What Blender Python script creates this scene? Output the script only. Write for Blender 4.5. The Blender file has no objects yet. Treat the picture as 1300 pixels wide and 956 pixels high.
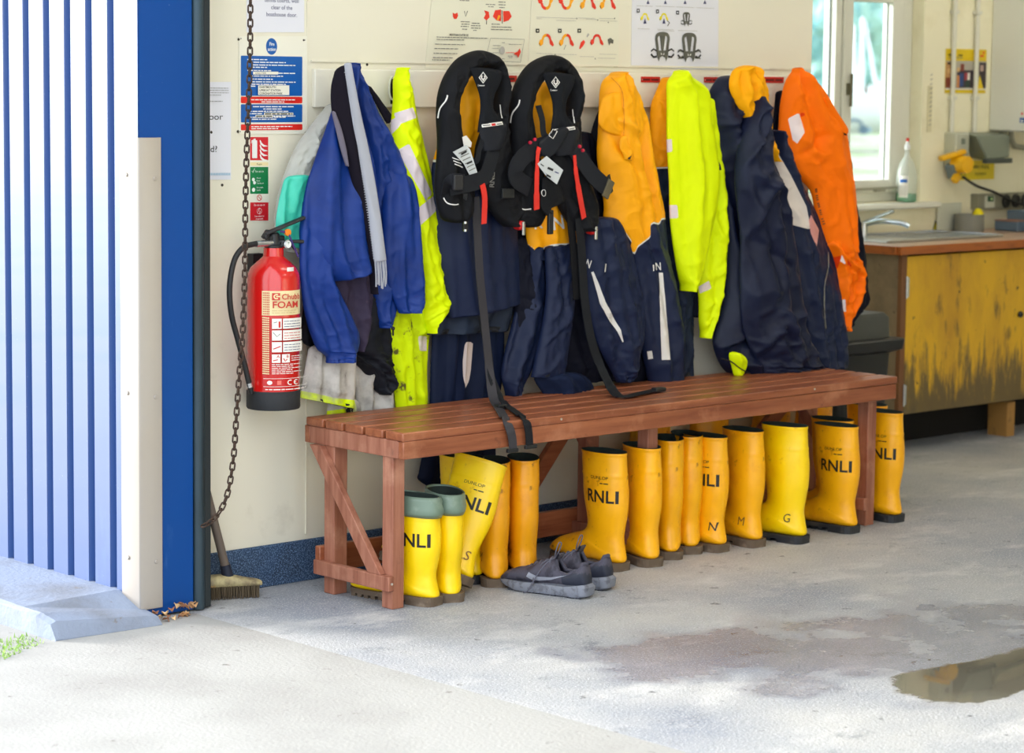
import bpy, bmesh, math, random
from mathutils import Vector, Matrix, noise
from mathutils.bvhtree import BVHTree
SC = bpy.context.scene
COL = SC.collection
V = Vector
random.seed(7)
# ------------------------------------------------------------------ camera
FPX = 3147.0
YAW, PIT, ROL = math.radians(47.2845), math.radians(6.0423), math.radians(-0.63745)
CAM = V((0, -5.793, 1.5))
_f = V((math.cos(YAW)*math.cos(PIT), math.sin(YAW)*math.cos(PIT), -math.sin(PIT)))
_r0 = V((math.sin(YAW), -math.cos(YAW), 0))
_d0 = _f.cross(_r0)
if _d0.z > 0: _d0 = -_d0
_r = _r0*math.cos(ROL) + _d0*math.sin(ROL)
_d = -_r0*math.sin(ROL) + _d0*math.cos(ROL)

def ray(u, v): return _f + _r*((u-650)/FPX) + _d*((v-434)/FPX)
def on(u, v, ax, val):
    d = ray(u, v); t = (val-CAM[ax])/d[ax]; return CAM + d*t
def Y(u, v, y): return on(u, v, 1, y)
def X(u, v, x): return on(u, v, 0, x)
def Z(u, v, z=0): return on(u, v, 2, z)
def proj(p):
    q = p-CAM; w = q.dot(_f); return 650+FPX*q.dot(_r)/w, 434+FPX*q.dot(_d)/w

cd = bpy.data.cameras.new('camera'); cam = bpy.data.objects.new('camera', cd); COL.objects.link(cam)
M = Matrix(((_r.x, -_d.x, -_f.x), (_r.y, -_d.y, -_f.y), (_r.z, -_d.z, -_f.z))).to_4x4()
M.translation = CAM
cam.matrix_world = M
cd.sensor_width = 36; cd.sensor_fit = 'HORIZONTAL'; cd.lens = FPX/1300*36
cd.shift_y = (434-478)/1300
cd.clip_start = .05; cd.clip_end = 400
cd.dof.use_dof = True; cd.dof.focus_distance = 7.0; cd.dof.aperture_fstop = 4.5
SC.camera = cam

# ------------------------------------------------------------------ materials
def s2l(c):
    return tuple(((x/255)/12.92 if x/255 <= .04045 else ((x/255+.055)/1.055)**2.4) for x in c)
MC = {}
def mat(name, rgb, rough=.6, metal=0, spec=.5, zones=(), dirt=None, bump=None, speck=None, grain=None, coat=0, emit=None, alpha=None, sheen=0, sss=0):
    """procedural principled material. zones: (attribute, rgb). dirt: (rgb, scale, lo, hi[, zscale]).
    bump: list of (scale, strength, distance). speck: (rgb, scale, threshold). grain: (rgb, (sx,sy,sz), lo, hi)"""
    if name in MC: return MC[name]
    m = bpy.data.materials.new(name); m.use_nodes = True
    nt = m.node_tree; N = nt.nodes; L = nt.links
    b = N['Principled BSDF']
    tc = N.new('ShaderNodeTexCoord')
    def rgbn(c):
        n = N.new('ShaderNodeRGB'); n.outputs[0].default_value = (*s2l(c), 1); return n.outputs[0]
    def mix(fac, a, c):
        n = N.new('ShaderNodeMix'); n.data_type = 'RGBA'
        L.new(fac, n.inputs[0]); L.new(a, n.inputs[6]); L.new(c, n.inputs[7]); return n.outputs[2]
    def nz(scale, vec=None, detail=6, rough_=.6):
        n = N.new('ShaderNodeTexNoise'); n.inputs['Scale'].default_value = scale; n.inputs['Detail'].default_value = detail
        n.inputs['Roughness'].default_value = rough_
        L.new(vec if vec else tc.outputs['Object'], n.inputs['Vector']); return n.outputs['Fac']
    def ramp(f, lo, hi):
        n = N.new('ShaderNodeMapRange'); L.new(f, n.inputs[0]); n.inputs[1].default_value = lo; n.inputs[2].default_value = hi; return n.outputs[0]
    col = rgbn(rgb)
    if grain:
        mp = N.new('ShaderNodeMapping'); mp.inputs['Scale'].default_value = grain[1]; L.new(tc.outputs['Object'], mp.inputs[0])
        col = mix(ramp(nz(1, mp.outputs[0], 8, .65), grain[2], grain[3]), col, rgbn(grain[0]))
    for z in zones:
        at = N.new('ShaderNodeAttribute'); at.attribute_name = z[0]
        mr = ramp(at.outputs['Fac'], .02, .35)
        col = mix(mr, col, rgbn(z[1]))
    for dd in ([dirt] if dirt and not isinstance(dirt, list) else (dirt or [])):
        vec = None
        if len(dd) > 4:
            mp = N.new('ShaderNodeMapping'); mp.inputs['Scale'].default_value = dd[4]; L.new(tc.outputs['Object'], mp.inputs[0]); vec = mp.outputs[0]
        col = mix(ramp(nz(dd[1], vec), dd[2], dd[3]), col, rgbn(dd[0]))
    if speck:
        col = mix(ramp(nz(speck[1], None, 2, .5), speck[2], speck[2]+.06), col, rgbn(speck[0]))
    L.new(col, b.inputs['Base Color'])
    b.inputs['Roughness'].default_value = rough; b.inputs['Metallic'].default_value = metal
    b.inputs['Specular IOR Level'].default_value = spec
    b.inputs['Coat Weight'].default_value = coat
    b.inputs['Sheen Weight'].default_value = sheen
    if emit: b.inputs['Emission Color'].default_value = (*s2l(rgb), 1); b.inputs['Emission Strength'].default_value = emit
    if alpha is not None: b.inputs['Alpha'].default_value = alpha
    prev = None
    for (sc_, st, dist) in (bump or ()):
        bn = N.new('ShaderNodeBump'); bn.inputs['Strength'].default_value = st; bn.inputs['Distance'].default_value = dist
        L.new(nz(sc_, None, 4, .55), bn.inputs['Height'])
        if prev: L.new(prev, bn.inputs['Normal'])
        prev = bn.outputs[0]
    if prev: L.new(prev, b.inputs['Normal'])
    MC[name] = m
    return m

def glass_mat():
    m = bpy.data.materials.new('window glass'); m.use_nodes = True; nt = m.node_tree; N = nt.nodes; L = nt.links
    N.remove(N['Principled BSDF'])
    t = N.new('ShaderNodeBsdfTransparent'); t.inputs[0].default_value = (.93, .97, .97, 1)
    g = N.new('ShaderNodeBsdfGlossy'); g.inputs['Roughness'].default_value = .02
    mx = N.new('ShaderNodeMixShader'); mx.inputs[0].default_value = .06; L.new(t.outputs[0], mx.inputs[1]); L.new(g.outputs[0], mx.inputs[2])
    L.new(mx.outputs[0], N['Material Output'].inputs[0])
    return m

# ------------------------------------------------------------------ object helpers
def tag(o, label=None, cat=None, group=None, kind=None):
    if label: o['label'] = label
    if cat: o['category'] = cat
    if group: o['group'] = group
    if kind: o['kind'] = kind
    return o
def thing(name, label, cat, loc=(0, 0, 0), rot=(0, 0, 0), group=None):
    o = bpy.data.objects.new(name, None); COL.objects.link(o); o.empty_display_size = .05
    o.location = loc; o.rotation_euler = rot
    return tag(o, label, cat, group)
def place(o, parent, keep=False):
    if parent:
        o.parent = parent
        if keep:
            mw = Matrix.LocRotScale(parent.location, parent.rotation_euler, parent.scale)
            pp = parent.parent
            if pp: mw = Matrix.LocRotScale(pp.location, pp.rotation_euler, pp.scale) @ mw
            o.matrix_parent_inverse = mw.inverted()
    return o
def mesh(name, verts, faces, m, parent=None, smooth=True, keep=True, midx=None, angle=None):
    me = bpy.data.meshes.new(name); me.from_pydata([tuple(v) for v in verts], [], faces); me.update()
    ms = m if isinstance(m, (list, tuple)) else [m]
    for x in ms: me.materials.append(x)
    if midx: me.polygons.foreach_set('material_index', midx)
    me.polygons.foreach_set('use_smooth', [smooth]*len(me.polygons))
    if smooth and angle:
        me.set_sharp_from_angle(angle=math.radians(angle))
    o = bpy.data.objects.new(name, me); COL.objects.link(o)
    return place(o, parent, keep)
class B:
    """collects shapes into one mesh"""
    def __init__(s): s.v = []; s.f = []; s.mi = []; s.cur = 0
    def add(s, v, f):
        n = len(s.v); s.v += [V(x) for x in v]; s.f += [[i+n for i in q] for q in f]; s.mi += [s.cur]*len(f); return s
    def box(s, x0, y0, z0, x1, y1, z1, mtx=None):
        v = [V((x, y, z)) for z in (z0, z1) for y in (y0, y1) for x in (x0, x1)]
        if mtx: v = [mtx @ p for p in v]
        return s.add(v, [(0, 2, 3, 1), (4, 5, 7, 6), (0, 1, 5, 4), (2, 6, 7, 3), (0, 4, 6, 2), (1, 3, 7, 5)])
    def bar(s, a, b, w, h, up=V((0, 0, 1))):
        a, b = V(a), V(b); t = (b-a).normalized(); sd = t.cross(up).normalized(); u2 = sd.cross(t)
        v = [p + sd*(i*w/2) + u2*(j*h/2) for p in (a, b) for i, j in ((-1, -1), (1, -1), (1, 1), (-1, 1))]
        return s.add(v, [(3, 2, 1, 0), (4, 5, 6, 7), (0, 1, 5, 4), (1, 2, 6, 5), (2, 3, 7, 6), (3, 0, 4, 7)])
    def cyl(s, a, b, r, r2=None, n=20, cap=True):
        a, b = V(a), V(b); r2 = r if r2 is None else r2
        t = (b-a).normalized(); u = t.orthogonal().normalized(); w = t.cross(u)
        v = [a+(u*math.cos(i*2*math.pi/n)+w*math.sin(i*2*math.pi/n))*r for i in range(n)] + [b+(u*math.cos(i*2*math.pi/n)+w*math.sin(i*2*math.pi/n))*r2 for i in range(n)]
        f = [(i, (i+1) % n, n+(i+1) % n, n+i) for i in range(n)]
        if cap: f += [tuple(range(n))[::-1], tuple(range(n, 2*n))]
        return s.add(v, f)
    def lathe(s, c, prof, n=40, axis='z'):
        c = V(c); v = []; f = []
        for (r, h) in prof:
            for i in range(n):
                a = i*2*math.pi/n
                p = V((r*math.cos(a), r*math.sin(a), h)) if axis == 'z' else (V((r*math.cos(a), h, r*math.sin(a))) if axis == 'y' else V((h, r*math.cos(a), r*math.sin(a))))
                v.append(c+p)
        for k in range(len(prof)-1):
            for i in range(n):
                f.append((k*n+i, k*n+(i+1) % n, (k+1)*n+(i+1) % n, (k+1)*n+i))
        f += [tuple(range(n))[::-1], tuple(range((len(prof)-1)*n, len(prof)*n))]
        return s.add(v, f)
    def tube(s, pts, r, n=10, closed=False, rs=None):
        pts = [V(p) for p in pts]; m_ = len(pts); v = []; f = []; u = None
        for k, p in enumerate(pts):
            a = pts[k-1] if (k or closed) else p; b = pts[(k+1) % m_] if (k < m_-1 or closed) else p
            t = (b-a).normalized()
            u = t.orthogonal().normalized() if u is None else (u - t*u.dot(t)).normalized()
            w = t.cross(u); rr = rs[k] if rs else r
            v += [p+(u*math.cos(i*2*math.pi/n)+w*math.sin(i*2*math.pi/n))*rr for i in range(n)]
        for k in range(m_ if closed else m_-1):
            k2 = (k+1) % m_
            f += [(k*n+i, k*n+(i+1) % n, k2*n+(i+1) % n, k2*n+i) for i in range(n)]
        if not closed: f += [tuple(range(n))[::-1], tuple(range((m_-1)*n, m_*n))]
        return s.add(v, f)
    def prism(s, pts, ext):
        """closed polygon (3D pts) extruded by vector"""
        n = len(pts); e = V(ext); v = [V(p) for p in pts] + [V(p)+e for p in pts]
        return s.add(v, [tuple(range(n))[::-1], tuple(range(n, 2*n))] + [(i, (i+1) % n, n+(i+1) % n, n+i) for i in range(n)])
    def build(s, name, m, parent=None, smooth=False, bevel=0, angle=35, seg=2, keep=True):
        o = mesh(name, s.v, s.f, m, parent, smooth, keep, s.mi if isinstance(m, (list, tuple)) else None, angle if smooth else None)
        bm = bmesh.new(); bm.from_mesh(o.data); bmesh.ops.recalc_face_normals(bm, faces=bm.faces); bm.to_mesh(o.data); bm.free()
        if bevel:
            md = o.modifiers.new('bevel', 'BEVEL'); md.width = bevel; md.segments = seg; md.limit_method = 'ANGLE'; md.angle_limit = math.radians(40)
        return o
def cr(pts, n):
    """Catmull-Rom through tuples, n samples"""
    m_ = len(pts)-1; out = []
    for i in range(n):
        t = i/(n-1)*m_; k = min(int(t), m_-1); t -= k
        p0 = pts[max(k-1, 0)]; p1 = pts[k]; p2 = pts[k+1]; p3 = pts[min(k+2, m_)]
        out.append([.5*((2*b) + (-a+c)*t + (2*a-5*b+4*c-d)*t*t + (-a+3*b-3*c+d)*t**3) for a, b, c, d in zip(p0, p1, p2, p3)])
    return out
def link_copy(o, parent=None):
    c = o.copy(); COL.objects.link(c)
    if parent: c.parent = parent
    for ch in list(o.children): link_copy(ch, c)
    return c

# --- text to 2D mesh
_txt = {}
def text2d(s, bold=False):
    """returns verts (x,y) with cap height 1, faces, width"""
    if (s, bold) in _txt: return _txt[(s, bold)]
    cu = bpy.data.curves.new('t', 'FONT'); cu.body = s; cu.size = 1; cu.resolution_u = 3
    if bold: cu.offset = .018
    o = bpy.data.objects.new('t', cu); COL.objects.link(o)
    dg = bpy.context.evaluated_depsgraph_get(); dg.update()
    me = bpy.data.meshes.new_from_object(o.evaluated_get(dg))
    k = 1/.7
    v = [(p.co.x*k, p.co.y*k) for p in me.vertices]; f = [list(q.vertices) for q in me.polygons]
    bpy.data.objects.remove(o); bpy.data.curves.remove(cu); bpy.data.meshes.remove(me)
    w = max([p[0] for p in v] or [0])
    _txt[(s, bold)] = (v, f, w); return _txt[(s, bold)]

class Art:
    """flat artwork in 2D, later mapped onto a surface"""
    def __init__(s): s.v = []; s.f = []; s.mi = []; s.ms = []; s.lay = []; s.l = 0
    def _m(s, m):
        if m not in s.ms: s.ms.append(m)
        return s.ms.index(m)
    def add(s, v, f, m):
        n = len(s.v); s.v += list(v); s.lay += [s.l]*len(v); s.f += [[i+n for i in q] for q in f]; s.mi += [s._m(m)]*len(f); s.l += 1
    def poly(s, pts, m): s.add(pts, [list(range(len(pts)))], m)
    def rect(s, a, b, c, d, m, r=0):
        if r:
            pts = []
            for (cx, cy, a0) in ((c-r, d-r, 0), (a+r, d-r, 90), (a+r, b+r, 180), (c-r, b+r, 270)):
                pts += [(cx+r*math.cos(math.radians(a0+k*30)), cy+r*math.sin(math.radians(a0+k*30))) for k in range(4)]
            s.poly(pts, m)
        else: s.poly([(a, b), (c, b), (c, d), (a, d)], m)
    def disc(s, x, y, r, m, n=28, r2=None): s.poly([(x+r*math.cos(i*2*math.pi/n), y+(r2 or r)*math.sin(i*2*math.pi/n)) for i in range(n)], m)
    def ring(s, x, y, r, w, m, n=28, a0=0, a1=360, ry=None):
        ry = ry or r; v = []; f = []
        for i in range(n+1):
            a = math.radians(a0+(a1-a0)*i/n); v += [(x+r*math.cos(a), y+ry*math.sin(a)), (x+(r-w)*math.cos(a), y+(ry-w)*math.sin(a))]
        f = [[2*i, 2*i+2, 2*i+3, 2*i+1] for i in range(n)]; s.add(v, f, m)
    def line(s, pts, w, m):
        v = []; f = []
        for i, p in enumerate(pts):
            a = pts[max(i-1, 0)]; b = pts[min(i+1, len(pts)-1)]; dx, dy = b[0]-a[0], b[1]-a[1]; L_ = math.hypot(dx, dy) or 1
            ww = w[i] if isinstance(w, (list, tuple)) else w
            nx, ny = -dy/L_*ww/2, dx/L_*ww/2; v += [(p[0]+nx, p[1]+ny), (p[0]-nx, p[1]-ny)]
        f = [[2*i, 2*i+1, 2*i+3, 2*i+2] for i in range(len(pts)-1)]; s.add(v, f, m)
    def text(s, t, x, y, h, m, align='l', ws=1, rot=0, skew=0, bold=False, dirs=None):
        v, f, w = text2d(t, bold); ox = {'l': 0, 'c': -w/2, 'r': -w}[align]
        c, sn = math.cos(rot), math.sin(rot); out = []
        for (a, b) in v:
            a = (a+ox)*h*ws; b = b*h; a += skew*b
            if dirs: out.append((x+dirs[0][0]*a+dirs[1][0]*b, y+dirs[0][1]*a+dirs[1][1]*b))
            else: out.append((x+a*c-b*sn, y+a*sn+b*c))
        s.add(out, f, m); return w*h*ws
    def bars(s, x, y, w, h, m, seed=0, words=None):
        """a line of print too small to read"""
        rd = random.Random(seed); p = x
        while p < x+w-h*.5:
            l = min(rd.uniform(1.2, 5)*h, x+w-p); s.rect(p, y, p+l, y+h*.62, m); p += l+h*.55
    def build(s, name, mp, parent, sub=0, offset=.0006, keep=True):
        me = bpy.data.meshes.new(name)
        bm = bmesh.new(); vs = [bm.verts.new((v[0], v[1], l)) for v, l in zip(s.v, s.lay)]
        for f, mi in zip(s.f, s.mi):
            try: q = bm.faces.new([vs[i] for i in f]); q.material_index = mi
            except ValueError: pass
        if sub:
            bmesh.ops.triangulate(bm, faces=bm.faces)
            for _ in range(7):
                es = [e for e in bm.edges if (e.verts[0].co.xy-e.verts[1].co.xy).length > sub]
                if not es: break
                bmesh.ops.subdivide_edges(bm, edges=es, cuts=1)
                bmesh.ops.triangulate(bm, faces=[f for f in bm.faces if len(f.verts) > 3])
        bad = []
        for v in bm.verts:
            p = mp(v.co.x, v.co.y, offset*(1+.12*v.co.z))
            if p is None: bad.append(v)
            else: v.co = p
        if bad: bmesh.ops.delete(bm, geom=bad, context='VERTS')
        bm.to_mesh(me); bm.free()
        for m_ in s.ms: me.materials.append(m_)
        o = bpy.data.objects.new(name, me); COL.objects.link(o)
        return place(o, parent, keep)

def bvh_of(objs):
    vs = []; fs = []
    for o in objs:
        n = len(vs); vs += [v.co.copy() for v in o.data.vertices]; fs += [[i+n for i in p.vertices] for p in o.data.polygons]
    return BVHTree.FromPolygons(vs, fs)
def on_surface(objs, fallback_y=None):
    """map photo-traced coordinates onto a real surface"""
    t = bvh_of(objs)
    def f(u, v, off):
        d = ray(u, v).normalized(); h = t.ray_cast(CAM, d)
        if h[0] is None: return Y(u, v, fallback_y) if fallback_y is not None else None
        n = h[1]
        if n.dot(d) > 0: n = -n
        return h[0] + n*off*1.5 - d*off
    return f

# ------------------------------------------------------------------ cloth
def sm(a, b, x):
    t = max(0, min(1, (x-a)/(b-a))); return t*t*(3-2*t)
def sdist(px, py, poly):
    d = 1e9; ins = False; n = len(poly)
    for i in range(n):
        ax, ay = poly[i]; bx, by = poly[(i+1) % n]
        ex, ey = bx-ax, by-ay; L2 = ex*ex+ey*ey or 1
        t = max(0, min(1, ((px-ax)*ex+(py-ay)*ey)/L2)); dx, dy = px-ax-ex*t, py-ay-ey*t
        d = min(d, dx*dx+dy*dy)
        if (ay > py) != (by > py) and px < (bx-ax)*(py-ay)/(by-ay)+ax: ins = not ins
    d = math.sqrt(d); return d if ins else -d
def drape(name, rows, y0, b, m, parent, folds=(), drap=(.010, 16, 2.2), crin=(.004, 14), seed=1, gather=None, zones=(), back=.5, ymax=-.006,
          nt=None, ns=64, hem=True, capt=True, corr=True, pw=1.0, lin=None, round_top=True):
    R_ = []
    for r in rows:
        r = list(r); y = r[4] if len(r) > 4 else y0; bb = r[5] if len(r) > 5 else b
        L_, Q_ = Y(r[0], r[1], y), Y(r[2], r[3], y)
        R_.append((*L_, *Q_, bb))
    length = sum((V(R_[i][:3])+V(R_[i][3:6])-V(R_[i+1][:3])-V(R_[i+1][3:6])).length/2 for i in range(len(R_)-1))
    nt = nt or max(12, min(190, int(length/.006)))
    R_ = cr(R_, nt); vs = []; ns2 = ns; rs = random.Random(seed); so = seed*7.31
    for k, r in enumerate(R_):
        t = k/(nt-1); L_, Q_ = V(r[:3]), V(r[3:6]); bb = max(r[6], .001); c = (L_+Q_)/2; e = (Q_-L_)/2; hw = e.length or 1e-4
        ds = t*length
        if corr:
            w2 = hw*hw-(.93*bb)**2*.6; hw2 = math.sqrt(max(w2, (.55*hw)**2)); e = e*(hw2/hw); hw = hw2
        e = e*(1+.03*noise.noise(V((ds*9, so, 3))))
        rt_ = min(.022, hw*.8)
        if round_top and ds < rt_: fr_ = .25+.75*math.sqrt(1-(1-ds/rt_)**2); e = e*fr_; bb *= fr_; hw *= fr_
        for j in range(ns):
            ph = 2*math.pi*j/ns; s = math.cos(ph); q = math.sin(ph); aq = abs(q)**pw
            p = c + e*s
            wgt = abs(q)**1.1; x = s*hw
            if q >= 0:
                dd = bb*aq
                if drap:
                    n1 = noise.noise(V((x*drap[1]+so, ds*drap[2], so*.3)))
                    n2 = noise.noise(V((x*drap[1]*2.1-so, ds*drap[2]*1.7, 9+so*.3)))
                    dd += wgt*drap[0]*1.5*(1.7*(.42-abs(n1)*1.9)+.9*n2*1.5)
                if crin:
                    n3 = noise.noise(V((x*crin[1]+3*ds, ds*crin[1]*.8, so+5))); n4 = noise.noise(V((x*crin[1]*2.3, ds*crin[1]*2-4*x, so+8)))
                    dd += wgt*crin[0]*1.5*((max(0, 1-abs(n3)*3.2)**2-.3)*1.5+(max(0, 1-abs(n4)*3)**2-.3)*.7)
                for fo in folds:
                    t0, s0, t1, s1, am, wd = fo
                    # distance to fold line in metres
                    ax_, ay_ = s0*hw, t0*length; bx_, by_ = s1*hw, t1*length; ex_, ey_ = bx_-ax_, by_-ay_; l2 = ex_*ex_+ey_*ey_ or 1e-6
                    tt = max(0, min(1, ((x-ax_)*ex_+(ds-ay_)*ey_)/l2)); d_ = math.hypot(x-ax_-ex_*tt, ds-ay_-ey_*tt)
                    dd += wgt*am*math.exp(-(d_/wd)**1.5)
            else: dd = -bb*back*aq
            if gather:
                g = sm(gather[0], min(1, gather[0]+.12), t)*gather[1]*math.sin(gather[2]*ph+3*noise.noise(V((t*4, ph, so))))
                dd += g*(1 if q >= 0 else -1)*wgt
            p = p + V((0, -dd, 0))
            if p.y > ymax: p.y = ymax - .0004*(1+s)
            vs.append(p)
    fs = []
    for k in range(nt-1):
        for j in range(ns):
            fs.append((k*ns+j, k*ns+(j+1) % ns, (k+1)*ns+(j+1) % ns, (k+1)*ns+j))
    mi = [0]*len(fs)
    if capt: fs.append(tuple(range(ns))); mi.append(0)
    if hem:
        n0 = len(vs); base = (nt-1)*ns; cc = sum((vs[base+j] for j in range(ns)), V((0, 0, 0)))/ns
        kk = max(0, nt-1-max(3, int(.03/length*nt))); c2 = sum((vs[kk*ns+j] for j in range(ns)), V((0, 0, 0)))/ns
        for j in range(ns): vs.append(vs[base+j].lerp(cc, .05))
        for j in range(ns): vs.append(vs[kk*ns+j].lerp(c2, .12))
        for a, b_ in ((base, n0), (n0, n0+ns)):
            for j in range(ns): fs.append((a+j, a+(j+1) % ns, b_+(j+1) % ns, b_+j)); mi.append(1 if a != base else 0)
        fs.append(tuple(n0+ns+j for j in range(ns))); mi.append(1)
    else: fs.append(tuple((nt-1)*ns+j for j in range(ns))[::-1]); mi.append(0)
    ml = [m, lin or MC['dark lining']]
    o = mesh(name, vs, fs, ml, parent, True, True, mi)
    bm = bmesh.new(); bm.from_mesh(o.data); bmesh.ops.recalc_face_normals(bm, faces=bm.faces); bm.to_mesh(o.data); bm.free()
    for zn, poly in zones:
        a = o.data.attributes.new(zn, 'FLOAT', 'POINT'); vals = []
        polys = poly if isinstance(poly[0][0], (list, tuple)) else [poly]
        for v in vs:
            u_, v_ = proj(v); vals.append(max(-6, max(sdist(u_, v_, pl) for pl in polys)))
        a.data.foreach_set('value', vals)
    return o
def ribbon(name, pts, w, m, parent, th=.0025, nrm=V((0, -1, 0)), n=None, b=None, cam_n=False):
    """webbing: pts are world points (or (u,v,y) via P3)"""
    P_ = [tuple(V(p)) for p in pts]
    n = n or max(8, len(P_)*6)
    P_ = [V(p) for p in cr(P_, n)] if len(P_) > 2 else [V(P_[0]).lerp(V(P_[1]), i/(n-1)) for i in range(n)]
    bb = b or B(); v = []
    for i, p in enumerate(P_):
        a = P_[max(i-1, 0)]; c = P_[min(i+1, n-1)]; t = (c-a).normalized()
        N_ = nrm[min(len(nrm)-1, int(i/n*len(nrm)))] if isinstance(nrm, list) else nrm
        sd = t.cross(N_)
        if sd.length < .15: sd = V((1, 0, 0))
        sd.normalize(); nn = sd.cross(t).normalized()
        if nn.dot(N_) < 0: nn = -nn
        ww = w[min(int(i/n*len(w)), len(w)-1)] if isinstance(w, list) else w
        v += [p+sd*ww/2, p-sd*ww/2, p-sd*ww/2+nn*th, p+sd*ww/2+nn*th]
    f = []
    for i in range(n-1):
        for j in range(4): f.append((i*4+j, i*4+(j+1) % 4, (i+1)*4+(j+1) % 4, (i+1)*4+j))
    f += [(0, 1, 2, 3), ((n-1)*4+3, (n-1)*4+2, (n-1)*4+1, (n-1)*4)]
    bb.add(v, f)
    return None if b else bb.build(name, m, parent, smooth=True, angle=50)
def subpart(ch, pa):
    for c in (ch if isinstance(ch, (list, tuple)) else [ch]): c.parent = pa; c.matrix_parent_inverse = Matrix.Identity(4)
def kid(t, n): return [c for c in t.children if c.name.split('.')[0] == n]
def P3(*a): return [Y(*p) for p in a]
# ================================================================== materials
mat('dark lining', (18, 20, 26), .8)
cream = mat('cream painted wall', (232, 226, 206), .55, bump=[(60, .08, .002)], dirt=[((196, 188, 168), 3.0, .62, .80), ((150, 140, 120), 40, .76, .80)])
cream2 = mat('pale yellow painted wall', (246, 240, 210), .6, dirt=((232, 224, 188), 5, .55, .8))
white_p = mat('white gloss paint', (232, 232, 224), .35)
skirt = mat('speckled blue floor paint', (38, 62, 92), .75, speck=((95, 120, 150), 260, .52), dirt=((28, 40, 58), 6, .5, .7), bump=[(220, .5, .003)])
bluep = mat('blue coated steel', (0, 62, 126), .45, spec=1.0, coat=1.0, dirt=[((50, 92, 146), 7, .60, .85, (1, 1, .25)), ((150, 165, 185), 190, .70, .74)])
flash = mat('blue painted flashing', (0, 66, 138), .38, spec=.25, dirt=[((60, 105, 165), 9, .66, .85, (1, 1, .25)), ((190, 196, 205), 170, .72, .76)])
galv = mat('galvanised steel', (172, 165, 158), .38, metal=.35, dirt=((170, 160, 148), 4, .45, .75, (1, 1, .4)), bump=[(80, .05, .001)])
track_m = mat('dark blue grey steel', (52, 72, 84), .45, metal=.3, dirt=((34, 44, 48), 5, .45, .7, (1, 1, .2)))
track_d = mat('black rubber seal', (24, 34, 38), .6)
conc = mat('pale concrete', (168, 166, 162), .85, dirt=[((150, 147, 143), 1.6, .45, .7), ((110, 106, 100), 24, .64, .74)], bump=[(90, .35, .004)])
plinth_m = mat('painted concrete plinth', (136, 146, 166), .8, dirt=[((120, 124, 134), 5, .45, .7), ((120, 110, 100), 26, .66, .74)], bump=[(70, .5, .005)])
wood = mat('red stained timber', (164, 98, 64), .36, grain=((112, 52, 30), (2.5, 40, 40), .35, .75), dirt=[((186, 124, 92), 8, .58, .8), ((80, 44, 32), 14, .66, .8)], bump=[(50, .12, .002)])
wood_x = mat('red stained timber end', (174, 116, 92), .6, grain=((122, 62, 40), (40, 40, 2.5), .35, .75), dirt=[((190, 138, 112), 9, .55, .8), ((92, 66, 56), 10, .64, .8)], bump=[(50, .12, .002)])
black_pl = mat('black plastic', (22, 24, 28), .45)
black_rb = mat('black rubber', (26, 26, 28), .55)
steel = mat('brushed steel', (200, 202, 205), .25, metal=.9)
chain_m = mat('rusty chain', (86, 66, 54), .5, metal=.5, dirt=((52, 38, 30), 90, .4, .6))

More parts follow.
